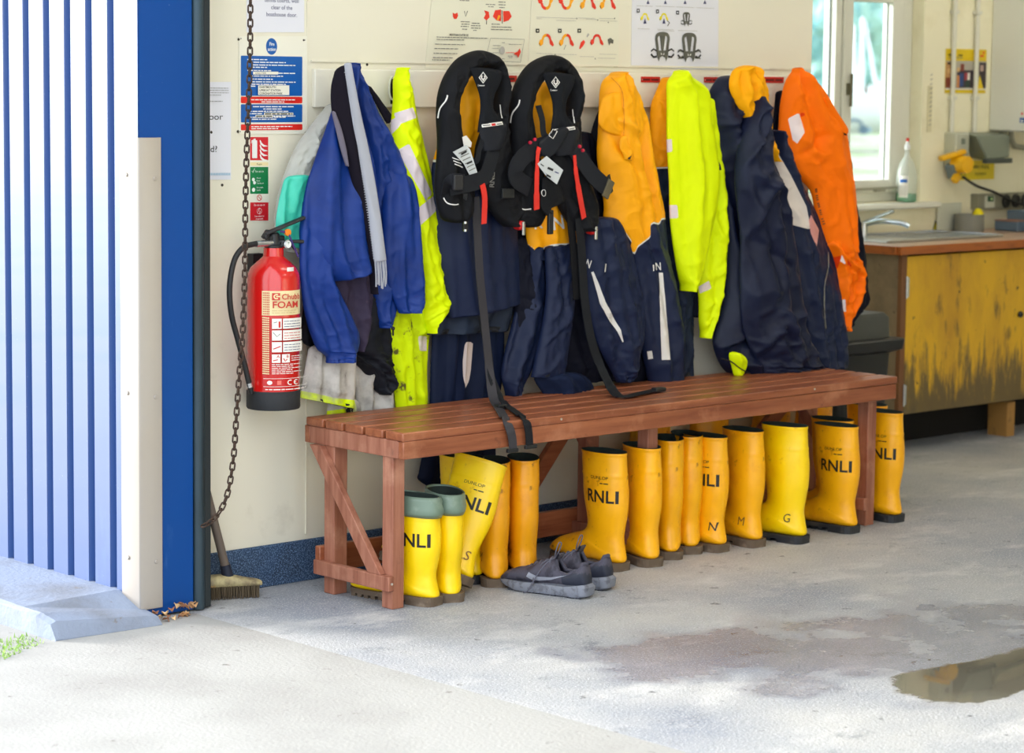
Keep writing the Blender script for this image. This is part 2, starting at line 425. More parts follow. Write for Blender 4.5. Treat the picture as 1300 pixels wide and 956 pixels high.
def floor_mat():
    m = bpy.data.materials.new('grey painted concrete floor'); m.use_nodes = True; nt = m.node_tree; N = nt.nodes; L = nt.links; b = N['Principled BSDF']
    tc = N.new('ShaderNodeTexCoord')
    def nz(s, d=6, r=.6, mp=None):
        n = N.new('ShaderNodeTexNoise'); n.inputs['Scale'].default_value = s; n.inputs['Detail'].default_value = d; n.inputs['Roughness'].default_value = r
        if mp:
            q = N.new('ShaderNodeMapping'); q.inputs['Scale'].default_value = mp; L.new(tc.outputs['Object'], q.inputs[0]); L.new(q.outputs[0], n.inputs[0])
        else: L.new(tc.outputs['Object'], n.inputs[0])
        return n.outputs['Fac']
    def rp(f, a, c, lo=0, hi=1):
        n = N.new('ShaderNodeMapRange'); L.new(f, n.inputs[0]); n.inputs[1].default_value = a; n.inputs[2].default_value = c; n.inputs[3].default_value = lo; n.inputs[4].default_value = hi; return n.outputs[0]
    def mix(f, a, c):
        n = N.new('ShaderNodeMix'); n.data_type = 'RGBA'; L.new(f, n.inputs[0])
        for i, q in ((6, a), (7, c)):
            if isinstance(q, tuple): n.inputs[i].default_value = (*s2l(q), 1)
            else: L.new(q, n.inputs[i])
        return n.outputs[2]
    def ma(op, a, c):
        n = N.new('ShaderNodeMath'); n.operation = op
        for i, q in ((0, a), (1, c)):
            if isinstance(q, (int, float)): n.inputs[i].default_value = q
            else: L.new(q, n.inputs[i])
        return n.outputs[0]
    col = mix(rp(nz(1.1, 8), .38, .66), (142, 147, 158), (184, 183, 180))
    col = mix(rp(nz(2.6, 8, .7, (1, 1.8, 1)), .52, .72), col, (204, 203, 201))
    col = mix(rp(nz(3.1, 8, .75), .57, .70), col, (108, 112, 120))
    col = mix(rp(nz(17, 3), .66, .72), col, (96, 96, 98))
    col = mix(rp(nz(170, 2), .56, .66), col, (208, 208, 210))
    col = mix(rp(nz(200, 2), .36, .30), col, (88, 92, 104))
    # wet patches
    sep = N.new('ShaderNodeSeparateXYZ'); L.new(tc.outputs['Object'], sep.inputs[0])
    def blob(cx, cy, rx, ry):
        dx = ma('DIVIDE', ma('SUBTRACT', sep.outputs[0], cx), rx); dy = ma('DIVIDE', ma('SUBTRACT', sep.outputs[1], cy), ry)
        d = ma('ADD', ma('MULTIPLY', dx, dx), ma('MULTIPLY', dy, dy))
        return ma('SUBTRACT', 1.0, d)
    damp = rp(ma('ADD', ma('MAXIMUM', blob(5.25, -1.75, .95, .62), blob(4.75, -1.45, .5, .4)), ma('MULTIPLY', ma('SUBTRACT', nz(3.2, 7), .5), 3.6)), .25, .75)
    pud = rp(ma('ADD', ma('MAXIMUM', blob(5.20, -2.08, .50, .20), -2.0), ma('MULTIPLY', ma('SUBTRACT', nz(4, 6), .5), 2.0)), .30, .42)
    dk = mix(damp, (255, 255, 255), (214, 218, 230))
    wear = rp(ma('ADD', ma('MULTIPLY', ma('SUBTRACT', 4.25, sep.outputs[0]), .9), ma('MULTIPLY', ma('SUBTRACT', nz(1.7, 8, .7), .5), 2.2)), .0, .75)
    col = mix(ma('MULTIPLY', wear, .45), col, (196, 194, 192))
    mu = N.new('ShaderNodeMix'); mu.data_type = 'RGBA'; mu.blend_type = 'MULTIPLY'; mu.inputs[0].default_value = 1; L.new(col, mu.inputs[6]); L.new(dk, mu.inputs[7]); col = mu.outputs[2]
    col = mix(pud, col, (98, 94, 84))
    L.new(col, b.inputs['Base Color'])
    r1 = rp(damp, 0, 1, .62, .22); r2 = ma('MULTIPLY', r1, rp(pud, 0, 1, 1, .08)); L.new(r2, b.inputs['Roughness'])
    bn = N.new('ShaderNodeBump'); bn.inputs['Distance'].default_value = .004
    L.new(rp(pud, 0, 1, .55, .0), bn.inputs['Strength']); L.new(nz(120, 3, .6), bn.inputs['Height']); L.new(bn.outputs[0], b.inputs['Normal'])
    return m
# ================================================================== the setting
def struct(name, b, m, **k):
    o = b.build(name, m, None, **k) if isinstance(b, B) else b
    return tag(o, kind='structure')
gm = mat('tarmac and grass ground', (176, 172, 164), .9, dirt=[((120, 150, 84), .7, .45, .6)])
b = B().box(-40, -40, -.30, 120, 90, -.02); struct('ground', b, gm)
b = B().box(-8, -14, -.2, 3.99, 4, 0.0); struct('ground_apron', b, conc)
b = B().box(3.99, -6.3, -.2, 12.2, 1.25, 0.0); struct('floor', b, floor_mat())
H_ = 3.0
b = B().box(4.0, 0, 0, 6.78, .10, H_); struct('wall_back', b, cream)
b = B().box(6.70, .10, 0, 6.78, 1.05, H_); struct('wall_return', b, cream2)
x0, x1, z0, z1 = 7.70, 8.76, .985, 2.15
b = B().box(6.70, 1.05, 0, x0, 1.25, H_).box(x1, 1.05, 0, 12.2, 1.25, H_).box(x0, 1.05, 0, x1, 1.25, z0).box(x0, 1.05, z1, x1, 1.25, H_)
struct('wall_alcove', b, cream2)
struct('wall_right', B().box(12.1, -6.3, 0, 12.2, 1.05, H_), cream2)
struct('wall_front', B().box(3.99, -6.4, 0, 12.2, -6.3, H_), cream2)
struct('ceiling', B().box(3.83, -6.4, H_, 12.2, 1.25, H_+.12), mat('white ceiling board', (226, 224, 214), .8))
# outer wall, left of the door opening: timber studs skinned by ribbed blue sheet
prof = []
y = -.06; pitch = .1085
yy = -.036
prof.append((3.822, -.149))
while yy < 1.3:
    prof += [(3.822, yy), (3.846, yy+.001), (3.846, yy+.026), (3.822, yy+.034), (3.822, yy+pitch-.004)]
    yy += pitch
bb = B(); n = len(prof)
vs = [V((x, y, .045)) for x, y in prof] + [V((x, y, H_+.2)) for x, y in prof] + [V((x+.004, y, .045)) for x, y in prof] + [V((x+.004, y, H_+.2)) for x, y in prof]
bb.add(vs, [(i, i+1, n+i+1, n+i) for i in range(n-1)] + [(2*n+i+1, 2*n+i, 3*n+i, 3*n+i+1) for i in range(n-1)] + [(i, 2*n+i, 2*n+i+1, i+1) for i in range(n-1)] + [(n+i, n+i+1, 3*n+i+1, 3*n+i) for i in range(n-1)])
struct('wall_left', bb, bluep)
struct('wall_left_core', B().box(3.852, -.10, .0, 3.99, 1.25, H_), mat('grey board', (120, 120, 118), .8))
struct('wall_left_far', B().box(3.83, -6.4, 0, 3.99, -5.2, H_), bluep)
struct('wall_left_lintel', B().box(3.83, -5.2, 2.75, 3.99, -.14, H_), bluep)
# jamb flashing
struct('trim_1', B().box(3.8235, -.148, .005, 4.004, -.10, 2.9), flash, bevel=.004, smooth=True)
# channel guides of the roller door
b = B().cyl((4.025, -.139, .004), (4.025, -.139, 2.8), .018, n=24).box(4.006, -.14, .004, 4.05, -.10, 2.8)
struct('trim_2', b, track_m, smooth=True)
b = B().box(4.047, -.142, .004, 4.068, -.0, 2.8).box(4.040, -.120, .004, 4.062, -.02, 2.8)
struct('trim_3', b, track_d, bevel=.003)
# plinth
pl = [(3.50, 0), (3.50, .055), (3.515, .066), (3.80, .070), (3.835, .070), (3.835, 0)]
ys = [1.4, .9, .55, .3, .1, -.05, -.15, -.215, -.235]
vs = []; rd = random.Random(3)
for k, y in enumerate(ys):
    for (x, z) in pl:
        f = 1 if y > -.2 else (.75 if y > -.22 else 0.05)
        vs.append(V((x + (.006*rd.uniform(-1, 1) if x < 3.8 else 0), y+(.05*(3.8-x) if y < -.1 else 0), z*f*(.25 + .75*min(1, (3.95-x)/.45) if k > 5 else 1) + (rd.uniform(-.002, .002) if z else 0))))
m_ = len(pl); fs = [(k*m_+i, k*m_+(i+1) % m_, (k+1)*m_+(i+1) % m_, (k+1)*m_+i) for k in range(len(ys)-1) for i in range(m_)]
fs += [tuple(range(m_)), tuple(range((len(ys)-1)*m_, len(ys)*m_))[::-1]]
bb = B().add(vs, fs); struct('trim_4', bb, plinth_m)
# baseboard: floor paint carried up the wall
struct('baseboard_back', B().box(4.07, -.012, 0, 6.78, 0, .125), skirt, bevel=.004, smooth=True)
# rounded steel corner guard
pts = [(3.817, -.048), (3.817, -.130), (3.819, -.135), (3.824, -.1372), (3.893, -.1372), (3.893, -.1342), (3.826, -.1342), (3.821, -.131), (3.821, -.048)]
zt = 1.332
bb = B().prism([V((x+.001, y-.018, .028)) for x, y in pts], (0, 0, zt-.028))
for zz in (.16, .62, 1.22): bb.cyl((3.872, -.1545, zz), (3.872, -.159, zz), .006, n=12).cyl((3.819, -.10, zz+.01), (3.814, -.10, zz+.01), .006, n=12)
o = bb.build('corner_guard', galv, smooth=True, bevel=.0015); tag(o, 'tall grey metal corner guard fixed to the blue outer wall', 'corner guard')
# added ceiling tubes, out of view, to brighten the room and alcove
lm = mat('added fill tube', (255, 249, 238), emit=34)
first = None
for (x, y) in ((5.3, -1.25), (7.6, -.9), (5.6, -3.6), (8.6, -3.2), (9.3, .1)):
    if first is None:
        t = thing('added_ceiling_light', 'added unseen ceiling fill light over the bench', 'light', (x, y, H_), group='added ceiling fill lights')
        B().box(-.62, -.05, -.06, .62, .05, 0).build('light_housing', white_p, t, bevel=.005, keep=False)
        B().cyl((-.60, 0, -.082), (.60, 0, -.082), .016, n=14).build('fill_tube', lm, t, smooth=True, keep=False)
        first = t
    else:
        t = link_copy(first); t.location = (x, y, H_)
        t['label'] = {7.6: 'added unseen ceiling fill light before the window alcove', 5.6: 'added unseen ceiling fill light over the near floor', 8.6: 'added unseen ceiling fill light over the far floor', 9.3: 'added unseen ceiling fill light over the worktop'}[x]

# window_1
t = thing('window_1', None, None, (8.3, 1.14, 1.0)); t['kind'] = 'structure'
fr = mat('white upvc frame', (226, 226, 214), .4)
def frame(x0, x1, z0, z1, wl, wr, wb, wt, y0, y1):
    return B().box(x0, y0, z0, x0+wl, y1, z1).box(x1-wr, y0, z0, x1, y1, z1).box(x0+wl, y0, z0, x1-wr, y1, z0+wb).box(x0+wl, y0, z1-wt, x1-wr, y1, z1)
frame(7.70, 8.76, .985, 2.15, .05, .075, .045, .05, 1.115, 1.19).build('window_frame', fr, t, bevel=.004, smooth=True)
B().box(8.236, 1.11, 1.03, 8.276, 1.18, 2.1).build('mullion', fr, t, bevel=.004, smooth=True)
frame(8.278, 8.684, 1.022, 1.905, .062, .075, .06, .055, 1.10, 1.16).build('casement', fr, t, bevel=.006, smooth=True)
seal = mat('dark window gasket', (74, 96, 110), .6)
frame(8.338, 8.612, 1.078, 1.853, .006, .008, .004, .004, 1.1325, 1.1335).build('gasket', seal, t)
frame(7.75, 8.237, 1.03, 2.1, .006, .008, .004, .004, 1.1425, 1.1435).build('gasket', seal, t)
gl = glass_mat()
B().box(8.340, 1.134, 1.080, 8.610, 1.138, 1.851).build('glass_pane', gl, t)
B().box(7.75, 1.144, 1.03, 8.236, 1.148, 2.10).build('glass_pane', gl, t)
hm = mat('window handle metal', (112, 106, 84), .4, metal=.6)
B().box(8.300, 1.085, 1.45, 8.316, 1.10, 1.50).cyl((8.308, 1.080, 1.40), (8.308, 1.078, 1.54), .007).build('window_handle', hm, t, smooth=True)
B().bar((8.30, 1.092, 1.042), (8.66, 1.082, 1.047), .012, .010).box(8.50, 1.08, 1.030, 8.56, 1.10, 1.045).build('window_stay', mat('grey stay metal', (168, 166, 150), .4, metal=.5), t)
cs_ = kid(t, 'casement')[0]; subpart([kid(t, 'gasket')[0], kid(t, 'glass_pane')[0]]+kid(t, 'window_handle')+kid(t, 'window_stay'), cs_)
b = B().box(7.6, .985, .957, 8.84, 1.12, .983); o = b.build('window_sill', fr, t, bevel=.008, smooth=True)

# coat rail on the wall and its hooks
b = B().box(4.533, -.018, 1.412, 6.77, -.0005, 1.525)
struct('trim_5', b, mat('cream painted rail', (236, 231, 214), .45, dirt=((206, 198, 176), 9, .62, .8)), bevel=.003, smooth=True)
struct('trim_6', B().box(4.53, -.006, 1.545, 6.77, -.0005, 1.551).box(4.514, -.004, .14, 4.518, -.0005, H_), cream)
hook_m = mat('black coated hook', (18, 20, 26), .35, metal=.3)
hooks = [(Y(u, v, -.05).x, 1.468) for u, v in ((440, 100), (508, 100), (603, 100), (692, 100), (782, 100), (862, 100), (948, 100), (1012, 100))]
hk = thing('coat_hook', 'black double coat hook on the wall rail behind the hanging clothes', 'coat hook', (hooks[0][0], -.018, hooks[0][1]), group='coat hooks on the rail')
B().box(-.012, -.004, -.045, .012, 0, .03).build('back_plate', hook_m, hk, bevel=.001, keep=False)
B().tube(cr([(0, -.003, .0), (0, -.03, -.01), (0, -.05, .01), (0, -.055, .045)], 14), .005, 10).lathe((0, -.055, .048), [(.002, -.008), (.008, -.003), (.009, .003), (.002, .008)], 12).build('hook_arm', hook_m, hk, smooth=True, keep=False)
for x, z in hooks[1:]:
    c = link_copy(hk); c.location = (x, -.018, z)
hk['label'] = 'black double coat hook on the wall rail behind the hanging clothes'
# red name labels on rail
redl = mat('red label plastic', (196, 34, 26), .4); wprint = mat('white print', (235, 235, 232), .6); kprint = mat('black print', (22, 22, 26), .6)
def W(u, v): p = Y(u, v, -.004); return (p.x, p.z)
def wk(u, v): return W(u, v)[1]-W(u, v+1)[1]
def wallmap(y):
    return lambda a, b_, off: V((a, y-off, b_))
for u0, u1, v0, v1, lb in ((639, 656, 96, 104, 'small red name tag on the rail between the two lifejackets'), (814, 838, 97.5, 104.5, 'small red name tag on the rail left of the lime jacket'), (894, 914, 98, 105, 'small red name tag on the rail left of the yellow hood'), (970, 995, 98, 105, 'small red name tag on the rail left of the orange jacket')):
    a, c = Y(u0, v1, -.02), Y(u1, v0, -.02)
    o = B().box(a.x, -.0205, a.z, c.x, -.018, c.z).build('name_tag', redl); tag(o, lb, 'name tag', 'red name tags on the rail')
    A = Art(); h = (c.z-a.z); A.bars(a.x+.008, a.z+h*.32, c.x-a.x-.016, h*.5, mat('dark red print', (90, 14, 16), .6), int(u0)); A.disc(a.x+.004, a.z+h/2, .0015, wprint)
    A.build('lettering', wallmap(-.0205), o)
# screws in the wall
for u, v in ((466, 82), (268, 168), (282, 235), (303, 50), (385, 51), (302, 167), (420, 260)):
    p = Y(u, v, -.001); o = B().lathe((p.x, -.0005, p.z), [(.004, 0), (.004, -.002), (.001, -.003)], 12, 'y').build('wall_screw', mat('screw head', (70, 64, 56), .4, metal=.7), smooth=True)
    tag(o, 'small dark screw head in the cream wall near the notices', 'screw', 'screws in the cream wall')

# ================================================================== signs on the wall
paper = mat('laminated paper', (228, 228, 236), .3); paperw = mat('cream poster paper', (230, 227, 206), .35); board = mat('white sign board', (236, 232, 216), .4)
sblue = mat('sign blue', (0, 88, 168), .4); sred = mat('sign red', (222, 34, 22), .4); sgreen = mat('sign green', (0, 120, 66), .4); fred = mat('fire sign red', (206, 24, 40), .4)
navyp = mat('dark blue print', (64, 66, 110), .6); greyp = mat('grey print', (120, 118, 112), .6); orng = mat('orange print', (246, 168, 20), .6); yelp = mat('yellow print', (240, 222, 20), .6); redp = mat('red print', (226, 52, 30), .6); dkg = mat('dark grey print', (92, 92, 84), .6); ltg = mat('pale grey print', (176, 174, 168), .6)
def sheet(name, u0, v0, u1, v1, m, label, cat, y=-.0008, th=.0012, corners=None):
    q = corners or [(u0, v0), (u1, v0), (u1, v1), (u0, v1)]
    pts = [V((Y(u, v, y).x, y-th, Y(u, v, y).z)) for u, v in q]
    o = B().prism(pts, (0, th, 0)).build(name, m); return tag(o, label, cat)
class WA(Art):
    def prect(s, u0, v0, u1, v1, m, r=0):
        a, c = W(u0, v1), W(u1, v0); a2, c2 = W(u0, v0), W(u1, v1)
        if r: s.rect(a[0], a[1], c[0], c[1], m, r)
        else: s.poly([a, c2, c, a2], m)
    def ppoly(s, pts, m): s.poly([W(*p) for p in pts], m)
    def pline(s, pts, w, m): s.line([W(*p) for p in pts], w*wk(*pts[0]) if not isinstance(w, list) else [q*wk(*pts[0]) for q in w], m)
    def ptext(s, t, u, v, h, m, **k): p = W(u, v); s.text(t, p[0], p[1], h*wk(u, v), m, **k)
    def pbars(s, u, v, u1, h, m, seed=0): a = W(u, v); s.bars(a[0], a[1], W(u1, v)[0]-a[0], h*wk(u, v), m, seed)
    def pdisc(s, u, v, r, m, rr=None): a = W(u, v); k = wk(u, v); s.disc(a[0], a[1], r*k, m, r2=(rr or r)*k)
# notice 1
o = sheet('paper_notice', 313, -45, 386, 41, paper, 'white laminated notice above the fire action sign, behind the chain', 'notice')
A = WA(); A.ptext('tennis courts, well', 358, 3, 5.2, navyp, align='c'); A.ptext('clear of the', 358, 12, 5.2, navyp, align='c'); A.ptext('boathouse door.', 358, 21, 5.2, navyp, align='c'); A.build('lettering', wallmap(-.002), o)
# notice 2
o = sheet('paper_notice', 246, 104, 293, 228, paper, 'white notice beside the blue door jamb, its words cut off', 'notice')
A = WA(); A.ptext('door', 283.5, 152, 8, kprint, align='r', ws=1.3); A.ptext('d?', 276, 193, 8, kprint, align='r', ws=1.2); A.ptext(',', 267.5, 167, 7, kprint)
for k, v in enumerate((112, 115, 118, 121)): A.pbars(250, v, 290 if k != 3 else 280, 1.1, greyp, k)
A.pbars(256, 129, 282, 1.2, dkg, 4)
for k in range(22): A.prect(250+k*1.9, 219.5, 251.2+k*1.9, 222.5, mat('pale blue print', (150, 190, 214), .6))
A.build('lettering', wallmap(-.002), o)
# fire action sign
o = sheet('fire_action_sign', 303, 46, 390, 170, board, 'fire action sign with a blue disc and blue and red text panels', 'sign', th=.002)
A = WA(); A.pdisc(345, 59, 8.9, sblue, 10.5); A.ptext('Fire', 345.3, 58, 4.4, wprint, align='c', bold=True, ws=.85); A.ptext('action', 345.3, 64.5, 4.4, wprint, align='c', bold=True, ws=.85)
A.prect(306, 72, 384, 121.5, sblue, .003); A.prect(306, 123, 384, 131, sred, .003); A.prect(306, 132.5, 384, 155.5, sblue, .003); A.prect(306, 157.5, 384, 165.5, sred, .003)
sk = 0
for v, a, c in ((76, 314, 340), (79.5, 318, 363), (83, 320, 375), (86, 320, 339), (90, 314, 344), (93.6, 353, 376), (97, 314, 359), (101, 318, 346), (104.5, 320, 375), (107.5, 319, 364), (110, 318, 325),
                (149.5, 314, 362), (142, 314, 366), (145, 314, 332), (148, 346, 374), (152, 319, 350)):
    A.pbars(a, v, c, 2.1, wprint, sk); sk += 1
A.ptext('ON DISCOVERING A FIRE', 317, 77, 0.1, wprint)
for v, c0, c1 in ((127.2, 318, 375), (130, 331, 360), (161.4, 318, 370), (164, 318, 352)): A.pbars(c0, v, c1, 2.0, wprint, sk); sk += 1
for v, c0, c1 in ((136, 320, 373), (139, 333, 358)): A.pbars(c0, v, c1, 2.1, wprint, sk); sk += 1
A.prect(320, 91, 352, 94.6, board); A.prect(326.5, 108.3, 366, 120.6, board)
A.ptext('ONLY 999', 323, 94, 2.2, kprint, ws=1.2)
A.ptext('DARTMOUTH', 328, 111.8, 2.7, kprint, ws=1.1, bold=True); A.ptext('LIFEBOAT STATION', 328, 115.8, 2.7, kprint, ws=1.0, bold=True); A.ptext('CORONATION PARK', 328, 119.9, 2.7, kprint, ws=1.0, bold=True)
A.prect(334, 143, 371, 145.8, board); A.pbars(335, 145.4, 370, 2.4, kprint, 77); A.prect(323, 146, 345, 148.6, board); A.pbars(324, 148.2, 344, 2.2, kprint, 78)
for u, v in ((304.5, 49), (385.5, 51), (303.5, 167), (386, 168)): A.pdisc(u, v, .9, dkg)
A.build('printed_panels', wallmap(-.003), o, offset=.0003)
# extinguisher sign strip
o = sheet('extinguisher_sign', 317, 173.5, 341.5, 281, board, 'narrow sign strip with red, green and red panels above the extinguisher', 'sign')
A = WA(); A.prect(318, 174, 341, 203.5, fred); A.prect(320.5, 178, 327, 201, wprint, .002); A.prect(322.3, 176, 325, 179, wprint); A.pline([(323, 177.5), (320, 178.5), (319.4, 182)], .9, wprint)
for k in range(4):
    y0 = 178+k*6; A.pline([(330.5, y0), (332, y0+4.5), (335.5, y0+7.2), (340, y0+7.5)], [1.2, 2.8, 2.6, .6], wprint)
A.prect(318, 206, 341, 210.5, mat('cream print', (238, 220, 170), .5)); A.ptext('Foam', 329.5, 209.6, 2.6, kprint, align='c')
A.prect(318, 212, 341, 246, sgreen); A.pline([(320.2, 217), (321.4, 219.2), (323.6, 214)], .8, wprint); A.ptext('For use on', 324.5, 219, 2.9, wprint, ws=.72)
A.pdisc(322, 228, 2.3, wprint); A.pdisc(323.4, 232, 2.2, wprint); A.pdisc(322.2, 241, 2.6, wprint)
for k, s_ in enumerate(('Wood', 'Paper', 'Textiles etc')): A.ptext(s_, 326, 227+k*3.3, 1.9, wprint, ws=.9)
for k, s_ in enumerate(('Flammable', 'liquids')): A.ptext(s_, 326, 239+k*3.3, 1.9, wprint, ws=.9)
p = W(329.5, 251); k_ = wk(329, 251); A.ring(p[0], p[1], 3.9*k_, .8*k_, fred); A.pline([(327.6, 248.5), (331.6, 253.6)], .8, fred)
A.prect(318, 257, 341, 280, fred); A.ptext('Do not use on', 329.5, 261.5, 2.7, wprint, align='c', ws=.75); A.pdisc(329.7, 268, 3.4, fred); A.pline([(329.8, 264), (328.2, 268.5), (330.6, 268), (329.4, 272)], .8, wprint); A.ring(*W(329.5, 268), 3.8*k_, .4*k_, wprint)
A.ptext('Live electrical', 329.5, 275.4, 2.1, wprint, align='c', ws=.9); A.ptext('equipment', 329.5, 278.6, 2.1, wprint, align='c', ws=.9)
A.build('printed_panels', wallmap(-.002), o, offset=.0003)

# instruction posters
def horseshoe(A, u, v, s, c1, c2, flip=1):
    """folded lifejacket drawing: an arch with a lobe at each end"""
    pts = []
    for k in range(9):
        a = math.pi*(1-k/8); pts.append((u+5.2*s*math.cos(a), v-4.2*s*flip*math.sin(a)*1.6+4*s*flip))
    A.pline(pts[:5], 4.0*s, c1); A.pline(pts[4:], 4.0*s, c2)
    A.pline([(u-5.2*s, v+4*s*flip), (u-7*s, v+7*s*flip), (u-9.5*s, v+11*s*flip)], [3.6*s, 8.4*s, 5*s], c1)
    A.pline([(u+5.2*s, v+4*s*flip), (u+6.6*s, v+8*s*flip), (u+9.5*s, v+12*s*flip)], [3.6*s, 6.4*s, 3*s], c2)
    A.pline([(u-9.6*s, v+8*s*flip), (u-9*s, v+12*s*flip)], 1.1*s, kprint)
def harness(A, u, v, s, m):
    A.pline(cr([(u-4.4*s, v+16*s), (u-5.2*s, v+6*s), (u-6.0*s, v-1*s), (u-4.6*s, v-4.6*s), (u, v-5.6*s), (u+4.6*s, v-4.6*s), (u+6.0*s, v-1*s), (u+5.2*s, v+6*s), (u+4.4*s, v+16*s)], 40), 3.6*s, m)
    A.ppoly([(u-2.8*s, v-4*s), (u+2.8*s, v-4*s), (u+.8*s, v+14*s), (u-.8*s, v+14*s)], m)
    A.ppoly([(u-6*s, v+11*s), (u+6*s, v+11*s), (u+5*s, v+18*s), (u+3.6*s, v+22*s), (u+2.5*s, v+18*s), (u, v+16.5*s), (u-2.5*s, v+18*s), (u-3.6*s, v+22*s), (u-5*s, v+18*s)], m)
    for q in (-1, 1):
        A.pline([(u+q*5.5*s, v+11.5*s), (u+q*9*s, v+9.5*s), (u+q*11.4*s, v+12*s)], 1.5*s, kprint); A.pline([(u+q*5.5*s, v+17*s), (u+q*9*s, v+17.5*s), (u+q*11.4*s, v+14.5*s)], 2*s, kprint)
    A.ppoly([(u-1.6*s, v+13*s), (u-.3*s, v+15*s), (u-1.6*s, v+15.5*s)], wprint); A.ppoly([(u+1.6*s, v+13*s), (u+.3*s, v+15*s), (u+1.6*s, v+15.5*s)], wprint)
o = sheet('safety_poster', 0, 0, 0, 0, paperw, 'cream poster of red lifejacket drawings and fine print above the first lifejacket', 'poster', corners=[(553, -60), (676, -60), (668, 91), (539.5, 86.5)])
A = WA(); sd_ = 100
for (u, v, s) in ((578.5, 20, .42),): A.ppoly([(575, 16), (578, 17.5), (581, 16), (582, 20), (580, 24), (577, 24), (575.4, 21)], redp)
A.pline([(590, 14), (591.5, 21), (594, 14)], 1.0, kprint); A.ppoly([(615, 13), (621, 15), (622, 22), (618, 26), (614.5, 23), (617, 18)], redp); A.pline([(618, 26), (618, 31)], 1.2, kprint)
A.ppoly([(629, 13), (636.5, 12), (636.5, 27), (631, 26), (626, 21)], redp); A.ppoly([(639, 14), (647, 14), (650, 21), (646, 26), (639.5, 28)], redp); A.ppoly([(633, 19), (636, 20), (633, 26), (631, 25)], orng); A.pline([(637.5, 13), (638, 30)], 1.4, dkg)
for v, a, c in ((1, 584, 596), (6, 617, 629), (9, 620, 627), (3, 633, 642), (6.5, 633, 642), (10, 634, 641), (28, 585, 597), (31, 586, 596), (34, 585, 595), (37.5, 587, 593), (30, 599, 609), (33, 598, 610), (36, 598, 610), (39, 601, 605), (31, 624, 635), (34.5, 624, 649), (37.8, 623, 650), (47.5, 554, 619), (50.5, 554, 589), (56.5, 552, 590), (62, 551, 581), (68, 550, 580), (73.5, 549, 574), (76.5, 548, 570)):
    A.pbars(a, v, c, 1.7, greyp, sd_); sd_ += 1
A.ptext('MAINTENANCE AFTER USE', 570, 45.3, 2.6, kprint, bold=True, ws=.72)
A.pline([(622, 48.5), (665, 50)], .5, greyp); A.pline([(665, 50), (660, 79)], .5, greyp); A.pline([(622, 48.5), (618, 66)], .5, greyp); A.pline([(660, 79), (638, 78)], .5, greyp)
A.pdisc(637, 64, 4.2, ltg, 5); A.pline([(624, 61.5), (633, 61.5)], .5, greyp); A.pline([(624, 67), (633, 67)], .5, greyp); A.pline([(641, 67), (652, 66.5)], .6, redp); A.ppoly([(659, 61.5), (660.5, 66), (657, 73.5), (655.6, 70), (652, 69), (652.3, 67), (656, 66)], redp)
for v, a, c in ((58, 625, 635), (56.5, 645, 662), (71.5, 644, 650), (73.5, 645, 650), (54.5, 636, 640), (75, 636, 640)): A.pbars(a, v, c, 1.1, greyp, sd_); sd_ += 1
A.build('printed_artwork', wallmap(-.0022), o, offset=.0003)
o = sheet('safety_poster', 0, 0, 0, 0, paperw, 'cream poster of red and yellow arch drawings above the second lifejacket', 'poster', corners=[(677, -60), (786, -60), (785, 91), (670.5, 88)])
A = WA()
for u in (693.5, 719.5): horseshoe(A, u, 8, 1.0, redp, orng, -1)
for u in (747, 772): horseshoe(A, u, -1, 1.0, orng, redp, 1)
horseshoe(A, 694, 47, .92, orng, redp); horseshoe(A, 719.5, 47, .92, orng, redp); horseshoe(A, 758, 47, .82, redp, redp)
A.pline([(736, 62), (739, 56), (742, 52)], [2, 6, 4], redp); A.pline([(745, 47), (747.5, 43)], [2, 3], ltg); A.ppoly([(771.5, 50), (775, 48), (779, 51), (778.5, 55.5), (775, 54.5), (773.5, 58)], dkg); A.pline([(716, 63), (718.5, 57)], .8, dkg)
for u in (682.5, 710.7, 735.5): A.prect(u-2.2, 36.5, u+2.2, 41.5, kprint); A.prect(u-.9, 38, u+.9, 40, paperw)
for v, a, c in ((22, 681, 731), (24, 681, 688), (26, 706, 731), (23, 734, 755), (24.5, 744, 757), (23.5, 760, 779), (26.5, 761, 783), (68, 680, 700), (69, 700, 731), (72, 735, 753), (69, 760, 782), (74, 758, 780), (85, 778, 783)): A.pbars(a, v, c, .9, ltg, sd_); sd_ += 1
for u, v in ((731, 23.5), (757.5, 25.5), (771, 28.5), (703.5, 69.3), (754.5, 74.5), (779, 23.5)): A.prect(u-.5, v-.8, u+.5, v+.8, kprint)
A.build('printed_artwork', wallmap(-.0022), o, offset=.0003)
o = sheet('safety_poster', 0, 0, 0, 0, paper, 'white poster with grey harness drawings above the lime jacket', 'poster', corners=[(803, -60), (912, -60), (911.5, 89.5), (801, 84.5)])
A = WA()
for u in (823, 845, 870, 895): horseshoe(A, u, -9, .62, yelp, yelp); A.ppoly([(u-2, 5), (u, 0), (u+2, 5)], navyp)
for u in (819, 843): horseshoe(A, u, 19, .55, yelp, yelp); A.ppoly([(u-2, 30), (u, 23), (u+2, 30)], navyp)
A.pline([(847, 26), (850, 29), (847.5, 33)], 1.3, dkg)
harness(A, 871.5, 20, .62, dkg); harness(A, 841, 50, 1.28, dkg); harness(A, 875, 51, 1.28, dkg)
for q in (-1, 1): A.pline([(875+q*8, 66), (875+q*14, 63.5)], 1.6, dkg); A.pline([(875+q*8, 71), (875+q*14, 74.5)], 1.6, dkg)
for u, v in ((810, 13.5), (834.5, 14.5), (860, 16)): A.prect(u-1.8, v-2.4, u+1.8, v+2.4, kprint); A.prect(u-.8, v-1, u+.8, v+1, paper)
